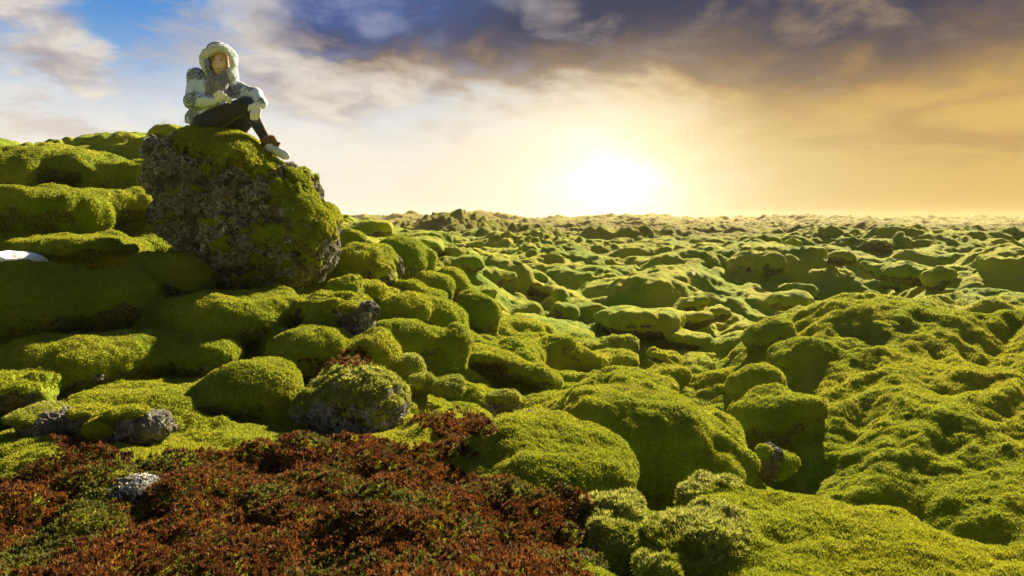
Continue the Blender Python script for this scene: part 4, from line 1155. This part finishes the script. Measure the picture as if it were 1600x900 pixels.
def jacket_mat(z0=0.47):
    m, t = new_mat('patterned_white_jacket'); pos = t.node('ShaderNodeNewGeometry').outputs['Position']
    leaf = t.node('ShaderNodeTexVoronoi', {'Vector': pos, 'Scale': 66.0}, feature='DISTANCE_TO_EDGE').outputs[0]
    leaf2 = t.noise(pos, 88, 3, 0.7)
    zone = t.noise(pos, 7.0, 3, 0.55)
    f = t.m('MULTIPLY', t.mr(zone, z0, z0 + 0.05), t.mr(t.m('ADD', t.m('MULTIPLY', leaf, 2.0), t.m('SUBTRACT', leaf2, 0.5)), 0.12, 0.17))
    f = t.m('MAXIMUM', f, t.m('MULTIPLY', t.mr(zone, z0 - 0.02, z0 + 0.03), t.mr(leaf2, 0.52, 0.56)))
    col = t.mix(f, (0.57, 0.67, 0.86), (0.050, 0.065, 0.115))
    finish(t, col, 0.8, t.noise(pos, 18, 3, 0.6), 0.35, 0.012, sheen=0.2)
    return m


M_JACKET = jacket_mat(); M_HOOD = jacket_mat(0.36)
M_FUR = flat_mat('cream_fur', (0.62, 0.66, 0.74), 0.9, nscale=60, c2=(0.76, 0.79, 0.86), sheen=0.4)
M_KNIT = flat_mat('grey_knit', (0.13, 0.13, 0.14), 0.95, nscale=75, c2=(0.24, 0.24, 0.25), bump=0.006, sheen=0.3)
M_LEG = flat_mat('charcoal_leggings', (0.020, 0.024, 0.044), 0.75, nscale=40, c2=(0.028, 0.032, 0.055), sheen=0.3)
M_SKIN = flat_mat('skin', (0.68, 0.47, 0.38), 0.5, nscale=20, c2=(0.72, 0.51, 0.42))
M_GLOVE = flat_mat('white_glove', (0.72, 0.73, 0.76), 0.85, nscale=60, c2=(0.8, 0.8, 0.8), sheen=0.3)
M_BOOT = flat_mat('pale_boot', (0.60, 0.64, 0.70), 0.5, nscale=20, c2=(0.70, 0.72, 0.75))
M_SOLE = flat_mat('boot_sole', (0.20, 0.17, 0.14), 0.8)
M_BROWN = flat_mat('brown_fleece', (0.13, 0.065, 0.03), 0.95, nscale=60, c2=(0.22, 0.12, 0.06), bump=0.006)
M_HAIR = flat_mat('fair_hair', (0.36, 0.20, 0.09), 0.5, nscale=50, c2=(0.46, 0.28, 0.13))
M_EYE = flat_mat('eye', (0.02, 0.015, 0.012), 0.2, 0.5)
M_TEETH = flat_mat('teeth', (0.8, 0.76, 0.7), 0.3)
M_LIP = flat_mat('lips', (0.42, 0.11, 0.09), 0.4)

hipc = Q(205, 600, 0.03); chest = Q(262, 395, 0.02); neck = Q(308, 300, 0.02); headc = Q(328, 212, 0.0)
shL, elL, wrL = Q(165, 305, -0.02), Q(168, 478, -0.10), Q(352, 490, -0.20)
shR, elR, wrR = Q(398, 372, 0.04), Q(560, 428, -0.02), Q(622, 488, -0.10)
kn, ank = Q(522, 500, -0.10), Q(632, 722, -0.02); kn2, ank2 = Q(500, 535, 0.12), Q(400, 690, 0.10)
hipN, hipF = Q(235, 618, -0.05), Q(255, 625, 0.12)
heel, toe = Q(655, 772, -0.02), Q(765, 828, -0.06); heel2, toe2 = Q(405, 705, 0.10), Q(470, 712, 0.12)
allp = [hipc, chest, headc, shL, elL, wrL, shR, elR, wrR, kn, ank, kn2, ank2, toe, Q(400, 465, -.2), Q(600, 600, -.1)]
headf = [ell(headc, (0.068, 0.085, 0.092), R(-8)), ell(headc + [0.0, -0.012, -0.05], (0.048, 0.062, 0.058), R(-8)), ell(headc + [0.002, -0.084, -0.018], (0.011, 0.016, 0.018)),
         ell(headc + [-0.032, -0.060, -0.030], (0.022, 0.02, 0.02)), ell(headc + [0.034, -0.060, -0.026], (0.022, 0.02, 0.02)), ell(headc + [-0.068, 0.0, -0.01], (0.01, 0.018, 0.026)), ell(headc + [0.068, 0.0, -0.01], (0.01, 0.018, 0.026))]
bodyf = [cap(hipc, chest, 0.11, 0.115), cap(chest, neck, 0.10, 0.05), cap(neck, headc, 0.048, 0.05), cap(chest, shL, 0.07, 0.05), cap(shL, elL, 0.045, 0.036), cap(elL, wrL, 0.036, 0.026), cap(chest, shR, 0.07, 0.05), cap(shR, elR, 0.045, 0.036), cap(elR, wrR, 0.036, 0.026),
         cap(wrL, Q(395, 470, -0.2), 0.024, 0.022), cap(wrR, Q(612, 535, -0.11), 0.024, 0.022),
         cap(hipN, kn, 0.082, 0.050), cap(kn, ank, 0.050, 0.032), cap(hipF, kn2, 0.08, 0.05), cap(kn2, ank2, 0.05, 0.032), cap(ank, heel, 0.032, 0.03), cap(heel, toe, 0.03, 0.02), cap(ank2, heel2, 0.032, 0.03)]
person, pv, pf = part('person', [union(headf, 0.022), union(bodyf, 0.04)], 0.03, 0.005, M_SKIN, None, pts=allp)
tag(person, 'smiling seated person in a white patterned hooded jacket, grey scarf and dark leggings', 'person')

wr = lambda v: 0.006 * fbm(v, 11, 3, 640) + 0.004 * fbm(v, 26, 2, 641)
jf = [cap(hipc + [0, 0, -0.01], chest, 0.125, 0.130), cap(Q(160, 585, 0.02), Q(240, 585, -0.03), 0.10, 0.10), cap(chest, Q(290, 320, 0.03), 0.135, 0.085), cap(chest, shL, 0.085, 0.070), cap(shL, elL, 0.066, 0.060), cap(elL, wrL, 0.060, 0.042), cap(chest, shR, 0.09, 0.072), cap(shR, elR, 0.070, 0.058), cap(elR, wrR, 0.058, 0.046)]
hem = Q(205, 640, 0.0)
jfu = union(jf, 0.035)
# the hem is cut off square to the torso
tdir = (chest - hipc) / np.linalg.norm(chest - hipc)
def jacket_fn(x, y, z):
    d = jfu(x, y, z); cut = -((x - hem[0]) * tdir[0] + (y - hem[1]) * tdir[1] + (z - hem[2]) * tdir[2]) - 0.0
    armz = (x - elL[0])
    return np.maximum(d, cut)
part('jacket', jacket_fn, 0, 0.005, M_JACKET, person, wr, allp)
part('leggings', [cap(hipc, hipc + [0, 0, .02], 0.12, 0.12), cap(hipN, kn, 0.098, 0.064), cap(kn, ank, 0.062, 0.042), cap(hipF, kn2, 0.094, 0.06), cap(kn2, ank2, 0.058, 0.042)], 0.03, 0.005, M_LEG, person, lambda v: 0.004 * fbm(v, 14, 2, 650), allp)


def glove(name, wrist, palm, fingers, thumb, parent):
    fns = [cap(wrist, palm, 0.030, 0.034)]
    for (root, mid, tip) in fingers: fns += [cap(root, mid, 0.0125, 0.0115), cap(mid, tip, 0.0115, 0.0095)]
    root, mid, tip = thumb; fns += [cap(root, mid, 0.015, 0.0125), cap(mid, tip, 0.0125, 0.0105)]
    return part(name, fns, 0.007, 0.0035, M_GLOVE, parent, None, [wrist, palm, fingers[0][2], fingers[-1][2]])


# hand on the thigh, fingers spread down its far side
fg = []
for q in range(4):
    r0 = Q(392 + 8 * q, 452 + 9 * q, -0.225 + 0.012 * q); m0 = Q(425 + 5 * q - abs(q - 1) * 4, 455 + 10 * q, -0.215 + 0.012 * q); t0 = Q(448 - abs(q - 1.2) * 9, 463 + 11 * q, -0.19 + 0.012 * q)
    fg.append((r0, m0, t0))
glove('glove', wrL + [0.01, 0, 0.0], Q(385, 468, -0.21), fg, (Q(365, 458, -0.235), Q(388, 440, -0.24), Q(410, 438, -0.235)), person)
# hand draped over the knee, fingers hanging down
fg = []
for q in range(4):
    ln = [0.92, 1.0, 0.95, 0.78][q]
    r0 = Q(585 + 15 * q, 535 + 3 * q, -0.155); m0 = Q(577 + 16 * q, 535 + 36 * ln, -0.165); t0 = Q(572 + 17 * q, 535 + 68 * ln, -0.155)
    fg.append((r0, m0, t0))
glove('glove', wrR, Q(608, 520, -0.13), fg, (Q(590, 505, -0.15), Q(568, 520, -0.165), Q(560, 542, -0.165)), person)

# boots
def boot(an, he, to, sole_drop):
    o, bv_, bf_ = part('boot', [cap(an + (he - an) * 0.35, he, 0.043, 0.045), cap(he + [0, 0, .005], to, 0.042, 0.033), cap(to, to + (to - he) * 0.12, 0.034, 0.028)], 0.02, 0.004, M_BOOT, person, None, [an, he, to])
    d_ = (to - he) / np.linalg.norm(to - he)
    part('sole', [cap(he + [0, 0, -0.036], to + [0.004, 0, -0.026], 0.016, 0.013)], 0.01, 0.004, M_SOLE, o, None, [he, to])
    # laces
    for q in range(3):
        c_ = he + (to - he) * (0.25 + 0.17 * q)
        tubes('lace', [[c_ + [-.005, -0.036, 0.018], c_ + [0, -0.02, 0.039], c_ + [0.004, 0.02, 0.039]]], 0.003, M_BROWN, o)
    return o
boot(ank, heel, toe, 0); boot(ank2, heel2, toe2, 0)
# brown fleece cuffs and bow
part('boot_cuff', [cap(ank + [0, 0, 0.0], ank + (heel - ank) * .55, 0.050, 0.052)], .01, 0.004, M_BROWN, person, lambda v: 0.006 * fbm(v, 40, 2, 660), [ank, heel])
part('boot_flap', [cap(Q(680, 715, -0.05), Q(700, 760, -0.05), 0.026, 0.020), cap(Q(690, 740, -0.05), Q(728, 752, -0.05), 0.016, 0.010), cap(Q(700, 735, -0.05), Q(722, 770, -0.05), 0.014, 0.009)], .01, 0.004, M_BROWN, person, lambda v: 0.006 * fbm(v, 40, 2, 661), [Q(680, 715, -.05), Q(728, 770, -.05)])

# hood: a shell round the head, open at the face
hc = Q(312, 178, 0.055)
ho = union([ell(hc, (0.130, 0.125, 0.134), R(-12)), ell(Q(285, 120, 0.06), (0.09, 0.10, 0.075), R(-20)), cap(Q(280, 270, .06), Q(350, 290, .07), 0.09, 0.085)], 0.05)
hi_ = union([ell(headc + [0, -0.03, 0], (0.092, 0.14, 0.105), R(-8)), cap(headc + [0, -.1, 0], headc + [0, -.35, 0], 0.085, 0.085)], 0.02)
part('hood', lambda x, y, z: np.maximum(ho(x, y, z), -hi_(x, y, z)), 0, 0.005, M_HOOD, person, wr, [hc, hc + [0, -.1, 0]])
loop = [Q(262, 305, -.05), Q(246, 262, -.075), Q(232, 222, -.08), Q(226, 186, -.07), Q(255, 158, -.085), Q(300, 138, -.10), Q(345, 122, -.10), Q(388, 140, -.09), Q(416, 180, -.07), Q(424, 222, -.05), Q(405, 268, -.05), Q(405, 300, -.06), Q(420, 318, -.06)]
rds = [.015, .017, .019, .023, .027, .027, .022, .016, .012, .012, .018, .034, .026]
furf = [cap(loop[i], loop[i + 1], rds[i], rds[i + 1]) for i in range(len(loop) - 1)]
o, fv, ff_ = part('fur_trim', furf, 0.015, 0.005, M_FUR, person, lambda v: 0.006 * fbm(v, 30, 2, 670), loop)
t_ = np.concatenate([ff_[:, [0, 1, 2]], ff_[:, [0, 2, 3]]]); fn_ = vnormals(fv, t_)
bp, ix = sample_tris(fv, t_, 5000, np.random.default_rng(5)); bv_, bf_ = blades(bp, fn_[t_[ix, 0]], 0.011, 0.0035, 0.9, 6)
mesh_obj('fur_hair', bv_, bf_, M_FUR, o)['kind'] = 'stuff'
part('ear_flap', [cap(Q(258, 215, -0.085), Q(262, 275, -0.09), 0.022, 0.017)], .01, 0.004, M_JACKET, person, None, [Q(258, 215, -.08), Q(262, 275, -.09)])

# scarf
sc = [cap(Q(278, 306, -.06), Q(322, 334, -.09), 0.028, 0.028), cap(Q(322, 334, -.09), Q(375, 314, -.08), 0.028, 0.028), cap(Q(335, 345, -.12), Q(345, 372, -.13), 0.042, 0.045), cap(Q(298, 330, -.115), Q(300, 430, -.145), 0.034, 0.036), cap(Q(375, 340, -.105), Q(380, 430, -.13), 0.038, 0.042), cap(Q(330, 400, -.13), Q(335, 440, -.14), 0.032, 0.035), cap(Q(278, 290, -.06), Q(290, 280, .05), .03, .03), cap(Q(375, 300, -.09), Q(370, 285, .05), .03, .03)]
part('scarf', sc, 0.01, 0.004, M_KNIT, person, lambda v: 0.007 * fbm(v, 22, 3, 680), [Q(278, 290, -.06), Q(380, 440, -.14), Q(290, 280, .05)])
# hair framing the face
part('hair', [cap(headc + [-.060, -.045, .055], headc + [-.067, -.045, -.04], .012, .010), cap(headc + [.058, -.045, .055], headc + [.068, -.05, -.055], .014, .012), cap(headc + [-.055, -.055, .062], headc + [.05, -.058, .070], .014, .016)], .012, 0.003, M_HAIR, person, lambda v: 0.003 * fbm(v, 60, 2, 690), [headc])
# face
for sx in (-1, 1):
    part('eye', [ell(headc + [sx * 0.027, -0.074, 0.012], (0.0125, 0.006, 0.0070))], .001, 0.002, M_EYE, person, None, [headc + [sx * 0.027, -0.074, 0.012]])
    part('eyebrow', [cap(headc + [sx * 0.014, -0.079, 0.028], headc + [sx * 0.040, -0.070, 0.028], .0042, .0032)], .001, 0.002, M_HAIR, person, None, [headc + [sx * 0.027, -0.075, 0.028]])
mc = headc + [0.001, -0.080, -0.046]
part('mouth', [cap(mc + [-.021, .012, .004], mc + [0, -.001, -.003], .006, .010), cap(mc + [0, -.001, -.003], mc + [.021, .012, .004], .010, .006)], .004, 0.002, M_LIP, person, None, [mc])
part('teeth', [cap(mc + [-.017, .000, .002], mc + [0, -.0085, -.0025], .0045, .0068), cap(mc + [0, -.0085, -.0025], mc + [.017, .000, .002], .0068, .0045)], .002, 0.0015, M_TEETH, person, None, [mc])
print('person', time.time() - T0)

# ------------------------------------------------------------------ haze
HAZE_DENS = 0.00035
m = bpy.data.materials.new('haze'); m.use_nodes = True; t = NT(m.node_tree); t.n.clear()
vol = t.node('ShaderNodeVolumePrincipled', {'Color': (1.0, 0.84, 0.58, 1), 'Density': HAZE_DENS, 'Anisotropy': 0.35})
t.l.new(vol.outputs[0], t.node('ShaderNodeOutputMaterial').inputs[1])
zlo = min(float(gz.min()), float(SV[:, 2].min())) - 1.0
zhi = max(float(headc[2]) + 0.5, float(gz.max()) + 0.3)
E = 345.0
hv = np.array([[x, y, z] for z in (zlo, zhi) for y in (-E, E) for x in (-E, E)])
hf = np.array([[0, 2, 3, 1], [4, 5, 7, 6], [0, 1, 5, 4], [2, 6, 7, 3], [0, 4, 6, 2], [1, 3, 7, 5]])
hz = mesh_obj('haze', hv, hf, m, smooth=False); tag(hz, 'thin warm haze over the lava field', None, None, 'stuff')
print('box', zlo, zhi, 'total', time.time() - T0)
